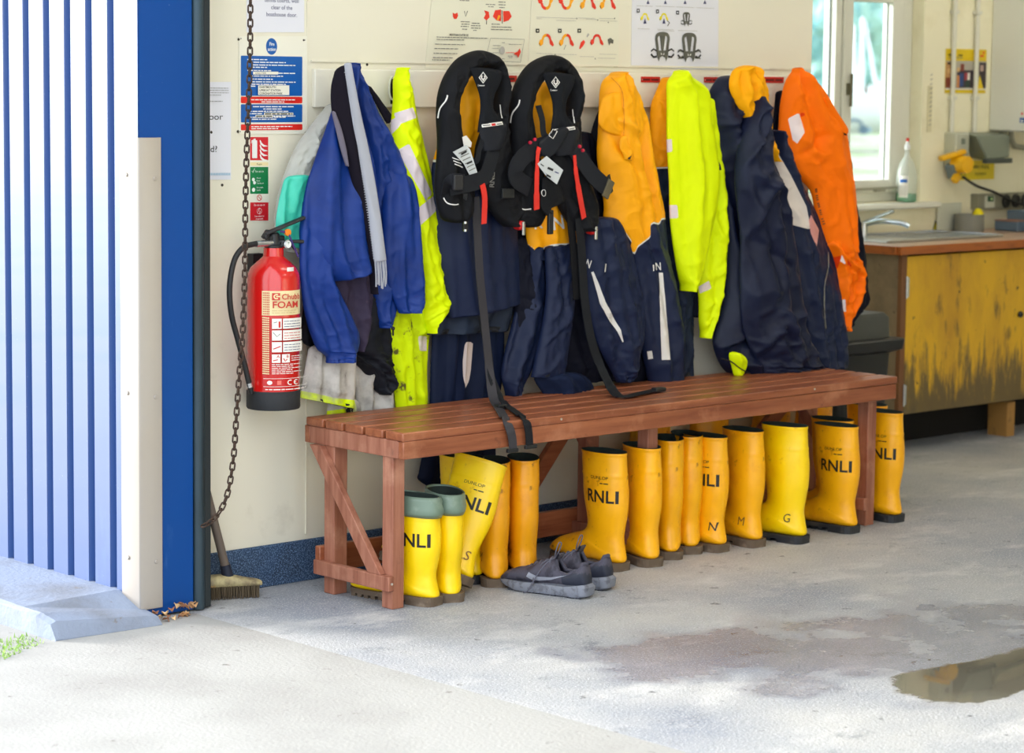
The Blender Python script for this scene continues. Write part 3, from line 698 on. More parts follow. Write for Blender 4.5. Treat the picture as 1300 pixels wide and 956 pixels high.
for v, a, c in ((7.5, 808, 828), (8, 832, 856), (9, 858, 881), (10, 883, 906), (36.5, 809, 824), (37.5, 834, 854), (39, 834, 855), (39, 860, 884)): A.pbars(a, v, c, .9, ltg, sd_); sd_ += 1
A.build('printed_artwork', wallmap(-.0022), o, offset=.0003)

# ================================================================== bench
t = thing('slatted_bench', 'long red-brown slatted timber bench against the cream wall', 'bench', (5.53, -.32, 0))
XL, XR = 4.437, 6.632
ysl = [-.545+.003+i*.0905 for i in range(5)]
for i, ya in enumerate(ysl):
    B().box(XL+(.0 if i else 0), ya, .487, XR, ya+.078, .512).build('slat', wood, t, bevel=.004, smooth=True)
B().box(XL+.003, -.541, .436, XR-.004, -.518, .4868).build('apron', wood, t, bevel=.003, smooth=True)
B().box(XL+.003, -.115, .436, XR-.004, -.092, .4868).build('apron', wood, t, bevel=.003, smooth=True)
for x in (XL+.003, XR-.027): B().box(x, -.5178, .436, x+.022, -.1152, .4868).build('end_rail', wood_x, t, bevel=.003, smooth=True)
legx = (4.445, 5.475, 6.545)
for k, x in enumerate(legx):
    B().box(x, -.490, 0, x+.044, -.443, .4868).build('leg', wood_x, t, bevel=.003, smooth=True)
    B().box(x, -.225, 0, x+.05, -.178, .4868).build('leg', wood_x, t, bevel=.003, smooth=True)
    B().box(x-.022, -.500, .055, x-.0005, -.155, .098).build('lower_rail', wood_x, t, bevel=.003, smooth=True)
    B().prism([V((x-.022, -.135, .4355)), V((x-.022, -.185, .4355)), V((x-.022, -.462, .0985)), V((x-.022, -.405, .0985))], (.0215, 0, 0)).build('brace', wood_x, t, bevel=.002, smooth=True)
    if k: B().box(x, -.4425, .445, x+.022, -.226, .4868).build('cross_bearer', wood_x, t, bevel=.002)
B().box(4.43, -.1775, .058, 6.60, -.155, .138).build('stretcher', wood, t, bevel=.003, smooth=True)
B().bar((5.09+.08, -.166, .10), (5.46, -.166, .43), .022, .052).build('brace', wood, t, bevel=.002, smooth=True)
B().bar((6.12, -.166, .10), (6.53, -.166, .43), .022, .052).build('brace', wood, t, bevel=.002, smooth=True)
bm_ = mat('bright bolt head', (214, 208, 198), .35, metal=.6)
for q in ((4.434, -.4995, .077), (5.05, -.541, .50), (6.2, -.541, .502)): B().cyl(q, (q[0], q[1]-.003, q[2]), .0035).build('screw', bm_, t)
# ================================================================== wellington boots
def boot_mat(name, c, d1, d2):
    return mat(name, c, .34, spec=.5, dirt=[(d1, 9, .50, .72), (d2, 30, .62, .70)], bump=[(26, .06, .002)])
bt_or = boot_mat('orange yellow rubber', (252, 180, 6), (226, 142, 6), (170, 104, 14))
bt_lm = boot_mat('bright yellow rubber', (255, 214, 0), (248, 196, 2), (214, 168, 20))
bt_dk = boot_mat('worn orange yellow rubber', (238, 162, 8), (208, 128, 8), (150, 92, 16))
sole_b = mat('brown muddy sole', (98, 82, 66), .75, dirt=((128, 112, 94), 20, .5, .65), bump=[(60, .3, .003)])
sole_k = mat('black boot sole', (38, 40, 44), .6, dirt=((70, 66, 60), 20, .55, .7))
cuff_g = mat('grey green rubber cuff', (112, 132, 116), .38, dirt=((150, 164, 148), 12, .55, .75))
lin_b = mat('dark green boot lining', (34, 48, 44), .8)
ST = [(.004, .370, .168, .370, .047), (.002, .345, .166, .345, .047), (-.002, .30, .163, .30, .047), (-.006, .25, .159, .25, .0465), (-.006, .19, .152, .192, .046), (.003, .14, .142, .145, .043), (.008, .10, .146, .122, .041),
      (.002, .060, .162, .110, .042), (-.003, .030, .182, .102, .044), (.026, .0215, .206, .095, .044), (.090, .022, .232, .086, .045), (.150, .022, .255, .078, .048), (.205, .022, .275, .066, .046), (.248, .024, .290, .052, .040), (.272, .028, .296, .042, .030), (.284, .032, .294, .036, .014)]
def boot_geo(hs, cuff):
    rows = cr([(a, b_*1, c, d, w) for a, b_, c, d, w in ST], 120); ns = 44; vs = []; fs = []
    for k, (py, pz, qy, qz, w) in enumerate(rows):
        P, Q = V((0, py, pz)), V((0, qy, qz))
        c = (P+Q)/2; e = (Q-P)/2; up = (pz+qz)/2
        for j in range(ns):
            a = 2*math.pi*j/ns; ca, sa = math.cos(a), math.sin(a)
            rr = 1.0
            if abs(up-.300) < .0035: rr = 1.022
            if up > .362: rr = 1.02
            if .09 < up < .29 and ca < -.6: rr += .006*max(0, math.cos(abs(sa)*38))**3*sm(.09, .12, up)
            ss = abs(sa)**.86*(1 if sa >= 0 else -1)
            p = c + e*(ca*rr) + V((w*ss*rr, 0, 0))
            if k < 60: p += V((.003*noise.noise(V((p.z*14, a, 2))), .003*noise.noise(V((p.z*12, 4, a))), 0))
            if p.z < .022: p.z = .022
            vs.append(V((p.x, p.y, p.z*hs)))
    n = len(rows)
    for k in range(n-1):
        for j in range(ns): fs.append((k*ns+j, (k+1)*ns+j, (k+1)*ns+(j+1) % ns, k*ns+(j+1) % ns))
    fs.append(tuple((n-1)*ns+j for j in range(ns)))
    # lining: down inside
    lv = []; lf = []; dep = [0, 0, 8, 24, 38]
    for q, kk in enumerate(dep):
        ctr = sum(vs[kk*ns:(kk+1)*ns], V((0, 0, 0)))/ns; s = 1.0 if q == 0 else .945
        for j in range(ns): lv.append(ctr.lerp(vs[kk*ns+j], s) + V((0, 0, .0015 if q < 2 else 0)))
    for q in range(len(dep)-1):
        for j in range(ns): lf.append((q*ns+j, q*ns+(j+1) % ns, (q+1)*ns+(j+1) % ns, (q+1)*ns+j))
    lf.append(tuple((len(dep)-1)*ns+j for j in range(ns)))
    return vs, fs, lv, lf
def outline(grow, z):
    pts = []
    prof = [(-.006, 0), (-.003, .026), (.02, .041), (.07, .040), (.12, .041), (.18, .047), (.23, .048), (.27, .039), (.290, .022), (.298, 0)]
    c = cr(prof, 26)
    for y, x in c: pts.append(V((x+ (grow if x > .001 else 0), y*(1+grow*2), z)))
    for y, x in c[-2:0:-1]: pts.append(V((-x-grow, y*(1+grow*2), z)))
    return pts
def sole_bld():
    b = B(); o1 = outline(.0025, .012)
    b.prism(o1, (0, 0, .014))
    # heel block and tread lugs
    hp = [p for p in outline(.001, 0) if p.y < .085]
    n = len(hp); hp = sorted(hp, key=lambda p: math.atan2(p.x, p.y-.05))
    b.prism(hp, (0, 0, .013))
    for k in range(7):
        y = .112+k*.026; w = .034+.008*math.sin(k/6*math.pi)
        b.box(-w, y, 0, w, y+.015, .013)
    return b
PROTO = {}
def proto_boot(kind):
    """kind: (body material, sole material, height scale, cuff)"""
    if kind in PROTO: return PROTO[kind]
    bm_, sm_, hs, cuff = kind
    vs, fs, lv, lf = boot_geo(hs, cuff)
    mm = bpy.data.meshes.new('upper'); mm.from_pydata([tuple(v) for v in vs], [], fs); mm.materials.append(MC[bm_]); mm.polygons.foreach_set('use_smooth', [True]*len(fs))
    ml = bpy.data.meshes.new('lining'); ml.from_pydata([tuple(v) for v in lv], [], lf); ml.materials.append(lin_b); ml.polygons.foreach_set('use_smooth', [True]*len(lf))
    s = sole_bld(); so = bpy.data.meshes.new('sole'); so.from_pydata([tuple(v) for v in s.v], [], s.f); so.materials.append(MC[sm_])
    b = bmesh.new(); b.from_mesh(so); bmesh.ops.recalc_face_normals(b, faces=b.faces); b.to_mesh(so); b.free()
    PROTO[kind] = (mm, ml, so, vs, fs); return PROTO[kind]
ink = mat('black boot print', (24, 22, 20), .5); ink2 = mat('faded marker pen', (120, 78, 30), .6)
def boot(x, y, yaw, label, kind=('orange yellow rubber', 'brown muddy sole', 1.0, False), letters=True, lean=(0, 0), z=0, mark=None, lz=.215, smalls=True, ly=.0, pitch=0, grp='yellow rubber boots under the bench'):
    t = thing('rubber_boot', label, 'boot', (x, y, z), (lean[0], lean[1], math.radians(yaw)), grp)
    if pitch: t.rotation_euler = Matrix.Rotation(math.radians(yaw), 3, 'Z').to_euler()
    mm, ml, so, vs, fs = proto_boot(kind)
    for nm, me in (('upper', mm), ('lining', ml), ('sole', so)):
        o = bpy.data.objects.new(nm, me); COL.objects.link(o); o.parent = t
    hs = kind[2]; bv = BVHTree.FromPolygons([v for v in vs], fs)
    def mp(a, b_, off):
        # side facing -x; text runs towards the heel
        for ox in (0,):
            h = bv.ray_cast(V((-1, .083-a, b_)), V((1, 0, 0)))
            if h[0] is None: return None
            return h[0] + V((-off*1.4, 0, 0))
    A = Art()
    if letters:
        ly += .024
        A.text('RNLI', ly, lz*hs, .038, ink, align='c', ws=1.02, bold=True)
    if smalls:
        A.text('DUNLOP', ly-.006, (lz+.072)*hs, .0095, ink, align='c', ws=1.2); A.bars(ly-.001, (lz+.058)*hs, .03, .005, ink, 3)
    if mark: A.text(mark, ly+(.035 if len(mark) < 3 else .0), .070, .028, ink2 if len(mark) > 1 or mark == 'M' else ink, align='c', ws=.9, skew=.1)
    if A.v: A.build('lettering', mp, t, sub=.012, offset=.0007, keep=False)
    if kind[3]:
        nsx = 44; cv = []; cf = []; rr = [(0, 1.04), (2, 1.09), (8, 1.10), (16, 1.10), (20, 1.09), (20, 1.0)]
        top = .370*hs
        for q, (kk, sc_) in enumerate(rr):
            k0 = int(kk); ctr = sum(vs[k0*nsx:(k0+1)*nsx], V((0, 0, 0)))/nsx
            for j in range(nsx):
                p = ctr.lerp(vs[k0*nsx+j], sc_); p.z = top+.004-(q/5)*.058+.003*math.cos(2*math.pi*j/nsx*1+.8) ; cv.append(p)
        for q in range(5):
            for j in range(nsx): cf.append((q*nsx+j, (q+1)*nsx+j, (q+1)*nsx+(j+1) % nsx, q*nsx+(j+1) % nsx))
        o = mesh('rolled_cuff', cv, cf, cuff_g, t, True, False); md = o.modifiers.new('s', 'SOLIDIFY'); md.thickness = .003
    return t
OB, LB = ('orange yellow rubber', 'brown muddy sole', 1.0, False), ('bright yellow rubber', 'brown muddy sole', 1.0, False)
OK_, LK = ('orange yellow rubber', 'black boot sole', 1.0, False), ('bright yellow rubber', 'black boot sole', 1.0, False)
DB = ('worn orange yellow rubber', 'brown muddy sole', 1.0, False); DK = ('worn orange yellow rubber', 'black boot sole', 1.0, False)
CF = ('bright yellow rubber', 'brown muddy sole', .84, True)
def bt(u, v, yaw, label, *a, **k):
    p = Z(u, v); return boot(p.x, p.y, yaw, label, *a, **k)
def KD(c, s_, h, f=False): return ({'o': 'orange yellow rubber', 'l': 'bright yellow rubber', 'd': 'worn orange yellow rubber'}[c], {'b': 'brown muddy sole', 'k': 'black boot sole'}[s_], h, f)
NL = dict(letters=False, smalls=False)
bt(554, 769, 13, 'yellow boot with grey-green rolled cuff, lettered RNLI, beside the left bench leg', KD('l', 'b', .84, True), lz=.205, smalls=False, ly=-.002)
bt(574, 765, -26, 'yellow boot with grey-green rolled cuff, right behind its lettered mate', KD('l', 'b', .84, True), **NL)
bt(609, 741, 0, 'bright yellow upright boot half hidden behind the leaning boot', KD('l', 'k', 1.02), letters=False, mark='MS', smalls=False)
t = bt(594, 754, 4, 'bright yellow boot leaning over to the right, lettered LI', KD('l', 'b', 1.0), mark='MILLS')
t.rotation_mode = 'XYZ'; t.rotation_euler = (Matrix.Rotation(math.radians(24), 3, 'Y') @ Matrix.Rotation(math.radians(26), 3, 'Z')).to_euler(); t.location.z = .022
bt(630, 746, -36, 'worn yellow boot with grey marker pen, just right of the leaning boot', KD('d', 'b', 1.0), letters=False, mark='MSM', smalls=False)
bt(667, 741, -36, 'orange-yellow boot standing upright behind the grey trainers', KD('d', 'b', 1.0), letters=False, mark='MSM', smalls=False)
bt(791, 725, 2, 'orange-yellow boot in full profile, RNLI on its shaft, toe to the wall', KD('o', 'b', .985))
bt(830, 720, -16, 'orange-yellow unlettered boot right behind the full profile boot', KD('o', 'b', 1.0), **NL)
bt(852, 711, -36, 'slim yellow boot seen heel on, first after the middle bench leg', KD('o', 'b', 1.02), **NL)
bt(878, 704, -32, 'slim yellow boot seen heel on, right of another slim boot', KD('o', 'b', 1.02), **NL)
bt(918, 701, 0, 'orange-yellow boot lettered RNLI in the middle of the row', KD('o', 'b', 1.0), mark='N')
bt(963, 695, -6, 'orange-yellow boot with a pencilled M at the ankle', KD('o', 'b', 1.02), letters=False, smalls=False, mark='M')
bt(1021, 690, 8, 'largest bright yellow boot, plain, with a small G above its black sole', KD('l', 'k', 1.04), letters=False, smalls=False, mark='G')
bt(1085, 677, 4, 'yellow RNLI boot with black sole just left of the right bench leg', KD('o', 'k', .97))
bt(1141, 663, 0, 'last yellow RNLI boot, right of the right bench leg', KD('o', 'k', 1.02))
boot(Y(804, 553, -.085).x, -.085, -88, 'dark-topped boot mostly hidden behind the middle bench leg', KD('d', 'b', 1.0), **NL)
boot(Y(880, 540, -.085).x, -.085, -88, 'worn yellow boot in the back row behind the middle RNLI boot', KD('d', 'k', 1.0), **NL)
boot(Y(960, 533, -.085).x, -.085, -88, 'worn boot in the back row behind the largest boot', KD('d', 'k', 1.02), **NL)
boot(6.487, -.468, 0, 'yellow boot directly behind the RNLI boot by the right leg', KD('o', 'k', .98), **NL)
boot(6.80, -.36, -2, 'yellow boot behind the last RNLI boot at the bench end', KD('o', 'k', 1.02), **NL)
boot(6.66, -.085, -88, 'dark-topped boot in the back row behind the right bench leg', KD('d', 'k', 1.0), **NL)

# ================================================================== grey trainers
shoe_u = mat('grey purple knit', (72, 70, 84), .75, dirt=((54, 52, 64), 30, .5, .6), bump=[(220, .25, .002)])
shoe_d = mat('dark navy heel panel', (38, 42, 58), .6, bump=[(260, .2, .001)])
shoe_s = mat('grey foam midsole', (122, 126, 138), .6, dirt=((96, 98, 108), 40, .5, .6))
shoe_k = mat('dark outsole', (58, 60, 70), .7); tickm = mat('pale grey tick', (150, 154, 168), .5); lacem = mat('grey lace', (92, 92, 106), .7); insole = mat('dark blue shoe inside', (20, 22, 38), .9)
SS = [(.000, .030, .004, .082, .026), (.003, .028, .035, .092, .031), (.012, .026, .070, .080, .034), (.035, .024, .100, .078, .035), (.065, .022, .128, .086, .035), (.095, .022, .150, .088, .037), (.13, .022, .175, .080, .041), (.17, .022, .205, .068, .045), (.21, .022, .238, .057, .046), (.25, .022, .265, .046, .041), (.278, .024, .284, .038, .028), (.290, .028, .292, .033, .010)]
def shoe(x, y, yaw, label):
    t = thing('trainer', label, 'shoe', (x, y, 0), (0, 0, math.radians(yaw)), 'pair of grey trainers')
    # body sections are planes x=const width; opening between heel collar and tongue
    ns = 36; sec = []
    yy = [i*.295/60 for i in range(61)]
    topz = [(0, .074), (.012, .106), (.03, .094), (.06, .080), (.09, .084), (.105, .106), (.125, .104), (.16, .092), (.20, .076), (.24, .066), (.27, .056), (.288, .042), (.296, .028)]
    wid = [(0, .018), (.01, .027), (.04, .033), (.08, .034), (.13, .038), (.18, .044), (.22, .046), (.26, .044), (.285, .034), (.296, .016)]
    def ip(tb, q):
        for i in range(len(tb)-1):
            if tb[i][0] <= q <= tb[i+1][0]:
                s = (q-tb[i][0])/(tb[i+1][0]-tb[i][0]); return tb[i][1]+(tb[i+1][1]-tb[i][1])*s*s*(3-2*s)
        return tb[-1][1]
    vs = []; fs = []
    for q in yy:
        w = ip(wid, q); zt = ip(topz, q); z0 = .022
        for j in range(ns):
            a = 2*math.pi*j/ns; px = math.cos(a); pz = math.sin(a)
            X_ = w*(abs(px)**.8)*(1 if px >= 0 else -1)*(1-.32*max(0, pz)**2*(zt-z0 > .05)); Z_ = z0+(zt-z0)*(pz*.5+.5)**.8
            vs.append(V((X_, q, Z_)))
    m = len(yy)
    for k in range(m-1):
        for j in range(ns): fs.append((k*ns+j, k*ns+(j+1) % ns, (k+1)*ns+(j+1) % ns, (k+1)*ns+j))
    fs += [tuple(range(ns))[::-1], tuple((m-1)*ns+j for j in range(ns))]
    # drop the faces of the foot opening
    def inop(f):
        c = sum((vs[i] for i in f), V((0, 0, 0)))/len(f)
        return ((c.y-.060)/.050)**2+(c.x/.026)**2 < 1 and c.z > .052
    mi = []
    keepf = [f for f in fs if not inop(f)]
    for f in keepf:
        c = sum((vs[i] for i in f), V((0, 0, 0)))/len(f); mi.append(1 if c.y < .075 and c.z < .095-c.y*.35 and c.z < .075 else 0)
    o = mesh('upper', vs, keepf, [shoe_u, shoe_d], t, True, False, mi)
    b = bmesh.new(); b.from_mesh(o.data); bmesh.ops.recalc_face_normals(b, faces=b.faces); b.to_mesh(o.data); b.free(); md = o.modifiers.new('s', 'SOLIDIFY'); md.thickness = .004; md.offset = -1
    # inside
    B().lathe((0, 0, 0), [(.0, .032), (1, .034)], 4).build('x', insole, t) if 0 else None
    iv = [V((.030*math.cos(a), .06+.052*math.sin(a), .036)) for a in [i*2*math.pi/20 for i in range(20)]]
    mesh('insole', iv+[p*1 for p in []], [tuple(range(20))], insole, t, False, False)
    # padded collar
    col = []
    for i in range(28):
        a = i*2*math.pi/28; yq = .060+.050*math.sin(a); col.append(V((.026*math.cos(a), yq, ip(topz, max(0, yq))-.004 - (0.010 if abs(math.cos(a)) > .5 else 0))))
    B().tube(col, .006, 8, closed=True).build('collar', shoe_u, t, smooth=True, keep=False)
    # midsole with flex cuts
    b = B(); prof = cr([(-.006, 0), (-.004, .024), (.02, .036), (.07, .037), (.13, .040), (.19, .048), (.23, .048), (.27, .038), (.296, .020), (.303, 0)], 30)
    ol = [(x_, y_) for y_, x_ in prof] + [(-x_, y_) for y_, x_ in prof[-2:0:-1]]
    n = len(ol); lv = []
    for (z_, s_) in ((.004, .93), (.010, 1.0), (.024, 1.02), (.032, .96)):
        for (a, c) in ol: lv.append(V((a*s_, .148+(c-.148)*s_, z_+(.010*max(0, (.06-c)/.06) if z_ > .02 else 0)+(.012*max(0, (c-.24)/.06) if z_ < .02 else 0))))
    ff = [(q*n+i, q*n+(i+1) % n, (q+1)*n+(i+1) % n, (q+1)*n+i) for q in range(3) for i in range(n)] + [tuple(range(n))[::-1], tuple(range(3*n, 4*n))]
    b.add(lv, ff).build('midsole', shoe_s, t, smooth=True, keep=False)
    b = B()
    for k in range(13): b.box(-.034+.004*(k < 4), .012+k*.021, .0, .034-.004*(k < 4), .027+k*.021, .006) if k < 12 else None
    b.build('outsole', shoe_k, t, keep=False)
    bv = bvh_of([o])
    def mp(sx):
        def f(a, b_, off):
            h = bv.ray_cast(V((sx*1, a, b_)), V((-sx, 0, 0)))
            return h[0]+V((sx*off*2, 0, 0)) if h[0] else None
        return f
    for sx in (-1, 1):
        A = Art(); A.poly([(.188, .050), (.175, .042), (.15, .040), (.11, .047), (.058, .066), (.11, .055), (.150, .053), (.180, .064)], tickm)
        A.build('side_mark', mp(sx), t, sub=.012, offset=.0012, keep=False)
    b = B()
    for k in range(5):
        yq = .125+k*.018; zq = ip(topz, yq)+.001
        b.tube(cr([(-.026, yq-.006, zq-.016), (-.012, yq, zq-.001), (.012, yq+.006, zq-.001), (.026, yq+.010, zq-.016)], 9), .0022, 6)
    b.tube(cr([(0, .118, .108), (-.004, .112, .128), (-.001, .104, .152), (.006, .100, .150), (.006, .108, .126), (0, .118, .106)], 20), .002, 6)
    b.tube(cr([(0, .118, .106), (-.026, .13, .094), (-.044, .150, .060), (-.055, .175, .012), (-.058, .19, .004)], 16), .002, 6)
    b.tube(cr([(0, .118, .106), (-.022, .145, .092), (-.040, .165, .050), (-.048, .160, .030)], 14), .002, 6)
    b.build('laces', lacem, t, smooth=True, keep=False)
    mesh('tongue', *(lambda p: (p, [(0, 1, 2, 3), (7, 6, 5, 4), (0, 4, 5, 1), (3, 2, 6, 7), (1, 5, 6, 2)]))([V((-.016, .11, .09)), V((.016, .11, .09)), V((.015, .092, .122)), V((-.015, .092, .122)), V((-.016, .116, .09)), V((.016, .116, .09)), V((.015, .098, .124)), V((-.015, .098, .124))]), shoe_u, t, True, False)
    return t
shoe(4.985, -.735, 14, 'grey trainer with pale tick and loose laces, the nearer of the pair')
shoe(5.118, -.690, 16, 'grey trainer tucked behind its nearer mate, heel towards the boots')

# ================================================================== fire extinguisher
ex = thing('fire_extinguisher', 'red foam fire extinguisher with black hose hanging on the cream wall', 'fire extinguisher', (4.319, -.10, .55))
exr = mat('glossy red enamel', (206, 22, 20), .22, spec=.6, coat=.6)
R0 = .0765; cx, cy = 4.319, -.10
B().lathe((cx, cy, 0), [(R0-.004, .585), (R0, .60), (R0, .925), (R0-.003, .940), (R0-.012, .957), (R0-.028, .972), (.036, .982), (.030, .988), (.029, 1.012)], 64).build('cylinder_body', exr, ex, smooth=True)
B().lathe((cx, cy, 0), [(R0-.02, .546), (R0-.001, .548), (R0+.0015, .553), (R0+.0015, .600), (R0-.001, .604)], 64).build('base_skirt', mat('black textured plastic', (34, 36, 40), .7, bump=[(140, .4, .002)]), ex, smooth=True)
B().lathe((cx, cy, 0), [(.026, 1.010), (.027, 1.018), (.020, 1.022), (.018, 1.05), (.014, 1.055)], 24).box(cx-.020, cy-.014, 1.018, cx+.030, cy+.014, 1.046).build('valve', black_pl, ex, smooth=True, bevel=.002)
B().bar((cx-.035, cy-.005, 1.052), (cx+.085, cy-.035, 1.098), .020, .010).bar((cx-.038, cy-.004, 1.040), (cx-.02, cy-.004, 1.062), .020, .012).build('lever', black_pl, ex, bevel=.003, smooth=True)
B().bar((cx+.0, cy-.004, 1.030), (cx+.085, cy-.03, 1.028), .018, .010).bar((cx+.04, cy-.015, 1.032), (cx+.06, cy-.025, 1.005), .012, .008).build('carry_handle', black_pl, ex, bevel=.003, smooth=True)
B().lathe((cx+.028, cy-.030, 1.056), [(.003, -.006), (.010, -.004), (.010, .003), (.004, .006)], 20, 'y').build('tamper_seal', mat('orange plastic', (246, 130, 20), .4), ex, smooth=True)
B().tube(cr([(cx+.005, cy-.025, 1.06), (cx+.028, cy-.032, 1.052), (cx+.045, cy-.034, 1.02), (cx+.062, cy-.036, .985)], 14), .003, 8).build('purple_tag', mat('purple strap', (60, 40, 110), .5), ex, smooth=True)
B().lathe((cx+.026, cy-.022, 1.022), [(.012, .008), (.013, -.012), (.010, -.014), (.002, -.0141)], 24, 'y').build('pressure_gauge', steel, ex, smooth=True)
A = Art(); A.disc(cx+.026, 1.022, .010, mat('gauge white', (240, 240, 236), .3)); A.ring(cx+.026, 1.022, .007, .002, sgreen, a0=50, a1=130); A.line([(cx+.026, 1.022), (cx+.028, 1.029)], .001, kprint)
A.build('gauge_face', wallmap(cy-.0363), ex)
hp = [Y(u, v, yq) for u, v, yq in ((336, 309, -.11), (322, 310, -.115), (308, 315, -.12), (297, 332, -.12), (291.5, 365, -.12), (294, 400, -.115), (303, 435, -.11), (311, 465, -.11), (316, 486, -.11))]
B().tube([V(p) for p in cr([tuple(q) for q in hp], 70)], .0082, 14).build('hose', black_rb, ex, smooth=True)
a_, b_ = hp[0], hp[1]
B().cyl(a_+(a_-b_)*.8, b_.lerp(a_, .2), .0095).build('hose_ferrule', steel, ex, smooth=True)
e_, f_2 = hp[-2], hp[-1]
B().cyl(f_2, f_2+(f_2-e_)*.25, .0098).build('hose_end', steel, ex, smooth=True)
B().cyl(f_2+(f_2-e_)*.2, f_2+(f_2-e_)*.65, .0085, .007).build('nozzle', black_pl, ex, smooth=True)
B().box(cx-.02, -.03, .80, cx+.02, -.001, .99).build('wall_bracket', black_pl, ex)
subpart(kid(ex, 'gauge_face'), kid(ex, 'pressure_gauge')[0]); subpart(kid(ex, 'hose_ferrule')+kid(ex, 'hose_end')+kid(ex, 'nozzle'), kid(ex, 'hose')[0])
# label wrapped on the cylinder: a = arc length from straight out of the wall (-y), right positive
def cylmap(r): 
    def f(a, z, off):
        th = a/r; rr = r+off; return V((cx+rr*math.sin(th), cy-rr*math.cos(th), z))
    return f
creaml = mat('cream label', (238, 222, 170), .4); redt = mat('red lettering', (196, 40, 30), .5); wl = mat('white label', (236, 232, 224), .4)
A = Art(); a0, a1 = -.083, .060
A.rect(a0, .823, a1, .893, creaml)
for i in range(5):
    for j in range(10): A.rect(a0+.003+i*.0042, .826+j*.0066, a0+.0055+i*.0042, .8296+j*.0066, redt)
for i in range(5):
    for j in range(26): A.rect(a0+.003+i*.0042, .655+j*.0064, a0+.006+i*.0042, .6586+j*.0064, creaml)
xx = a0+.030
A.rect(xx, .868, xx+.020, .888, redt); A.ring(xx+.011, .878, .0075, .0032, creaml, a0=50, a1=310); A.rect(xx+.010, .8765, xx+.02, .880, creaml)
A.text('Chubb', xx+.024, .8695, .0155, redt, bold=True, ws=.95); A.text('FOAM', xx, .8455, .0185, redt, bold=True, ws=1.02)
for k in range(2): A.bars(xx, .8365-k*.006, .068, .003, mat('pale brown print', (206, 180, 130), .5), k)
for k in range(3):
    zt = .815-k*.0335; A.rect(xx, zt-.029, xx+.024, zt, wl); A.rect(xx+.027, zt-.029, xx+.088, zt, wl)
    if k == 0: A.rect(xx+.016, zt-.026, xx+.021, zt-.008, redt); A.line([(xx+.004, zt-.012), (xx+.013, zt-.009)], .002, greyp)
    if k == 1: A.line([(xx+.003, zt-.006), (xx+.012, zt-.018), (xx+.02, zt-.01)], .002, greyp)
    if k == 2: A.line([(xx+.003, zt-.02), (xx+.012, zt-.016), (xx+.021, zt-.012)], .003, redt)
    for q in range(3): A.bars(xx+.030, zt-.009-q*.0075, .05, .003, redt if k == 1 else navyp, k*5+q)
zt = .713; A.rect(xx, zt-.024, xx+.020, zt, wl); A.rect(xx+.024, zt-.024, xx+.044, zt, wl); A.text('A', xx+.011, zt-.010, .008, redt, bold=True); A.text('B', xx+.035, zt-.010, .008, redt, bold=True); A.line([(xx+.003, zt-.018), (xx+.014, zt-.015)], .003, redt); A.line([(xx+.028, zt-.012), (xx+.032, zt-.020), (xx+.037, zt-.014)], .003, redt)
for q in range(3): A.bars(xx+.048, zt-.007-q*.006, .04, .0028, wl, 50+q)
for q in range(6): A.bars(xx, .683-q*.0052, .082-.03*(q % 2), .003, wl, 60+q)
A.rect(xx-.02, .643, a1+.02, .6442, wl); A.disc(xx-.005, .632, .006, wl); A.rect(xx+.012, .626, xx+.022, .638, mat('pale red', (226, 110, 96), .5))
A.ring(xx+.044, .632, .0075, .0024, wl, a0=60, a1=300); A.ring(xx+.061, .632, .0075, .0024, wl, a0=60, a1=300); A.rect(xx+.054, .631, xx+.060, .633, wl)
A.rect(xx-.02, .620, a1+.02, .6212, wl); A.bars(xx-.015, .611, .12, .0042, wl, 91)
A.build('label', cylmap(R0), ex, sub=.008, offset=.0005)
A = Art(); A.rect(-.012, .9415, .018, .955, wl)
A.build('inspection_sticker', lambda a, z, off: V((cx+(R0-.010+.003-off*0)*math.sin(a/R0+.1), cy-(R0-.010+.003)*math.cos(a/R0+.1), z+.004)), ex, sub=.006)

# ================================================================== chain
ch = thing('hanging_chain', 'rusty steel chain hanging in front of the fire signs and hose', 'chain', (4.10, -.25, 1.7))
cp = [Y(u, v, -.25) for u, v in ((321, -60), (319, -20), (318, 0), (317.5, 60), (316, 120), (314, 170), (312.5, 215), (311.5, 270), (311, 330), (310, 375), (307.5, 430), (303.5, 480), (300, 530), (296.5, 580), (290, 622), (281, 646), (270, 660), (258, 668))]
C_ = [V(p) for p in cr([tuple(q) for q in cp], 900)]
lk = B(); lp = []
hl, hw_, rr = .0122, .0066, .0025
for i in range(24):
    a = 2*math.pi*i/24; c, s = math.cos(a), math.sin(a)
    lp.append(V((hw_*c, 0, (hl-hw_)*(1 if s > 0.01 else -1 if s < -.01 else 0) + hw_*s)))
link0 = lk.tube(lp, rr, 7, closed=True).build('chain_link', chain_m, ch, smooth=True, keep=False)
me = link0.data; bpy.data.objects.remove(link0)
acc = 0; step = .0192; last = C_[0]; k = 0; i = 1
while i < len(C_):
    d = (C_[i]-last).length
    if acc + d >= step:
        p = last.lerp(C_[i], (step-acc)/d if d else 0); tdir = (C_[min(i+3, len(C_)-1)]-C_[max(i-3, 0)]).normalized()
        o = bpy.data.objects.new('chain_link', me); COL.objects.link(o); o.parent = ch
        zax = -tdir; yb = V((.6, -.8, 0)); xa = yb.cross(zax).normalized(); ya = zax.cross(xa)
        if k % 2: xa, ya = ya, -xa
        R3 = Matrix((xa, ya, zax)).transposed().to_4x4(); o.matrix_local = Matrix.Translation(p-ch.location) @ R3
        last = p; acc = 0; k += 1
    else: acc += d; last = C_[i]; i += 1

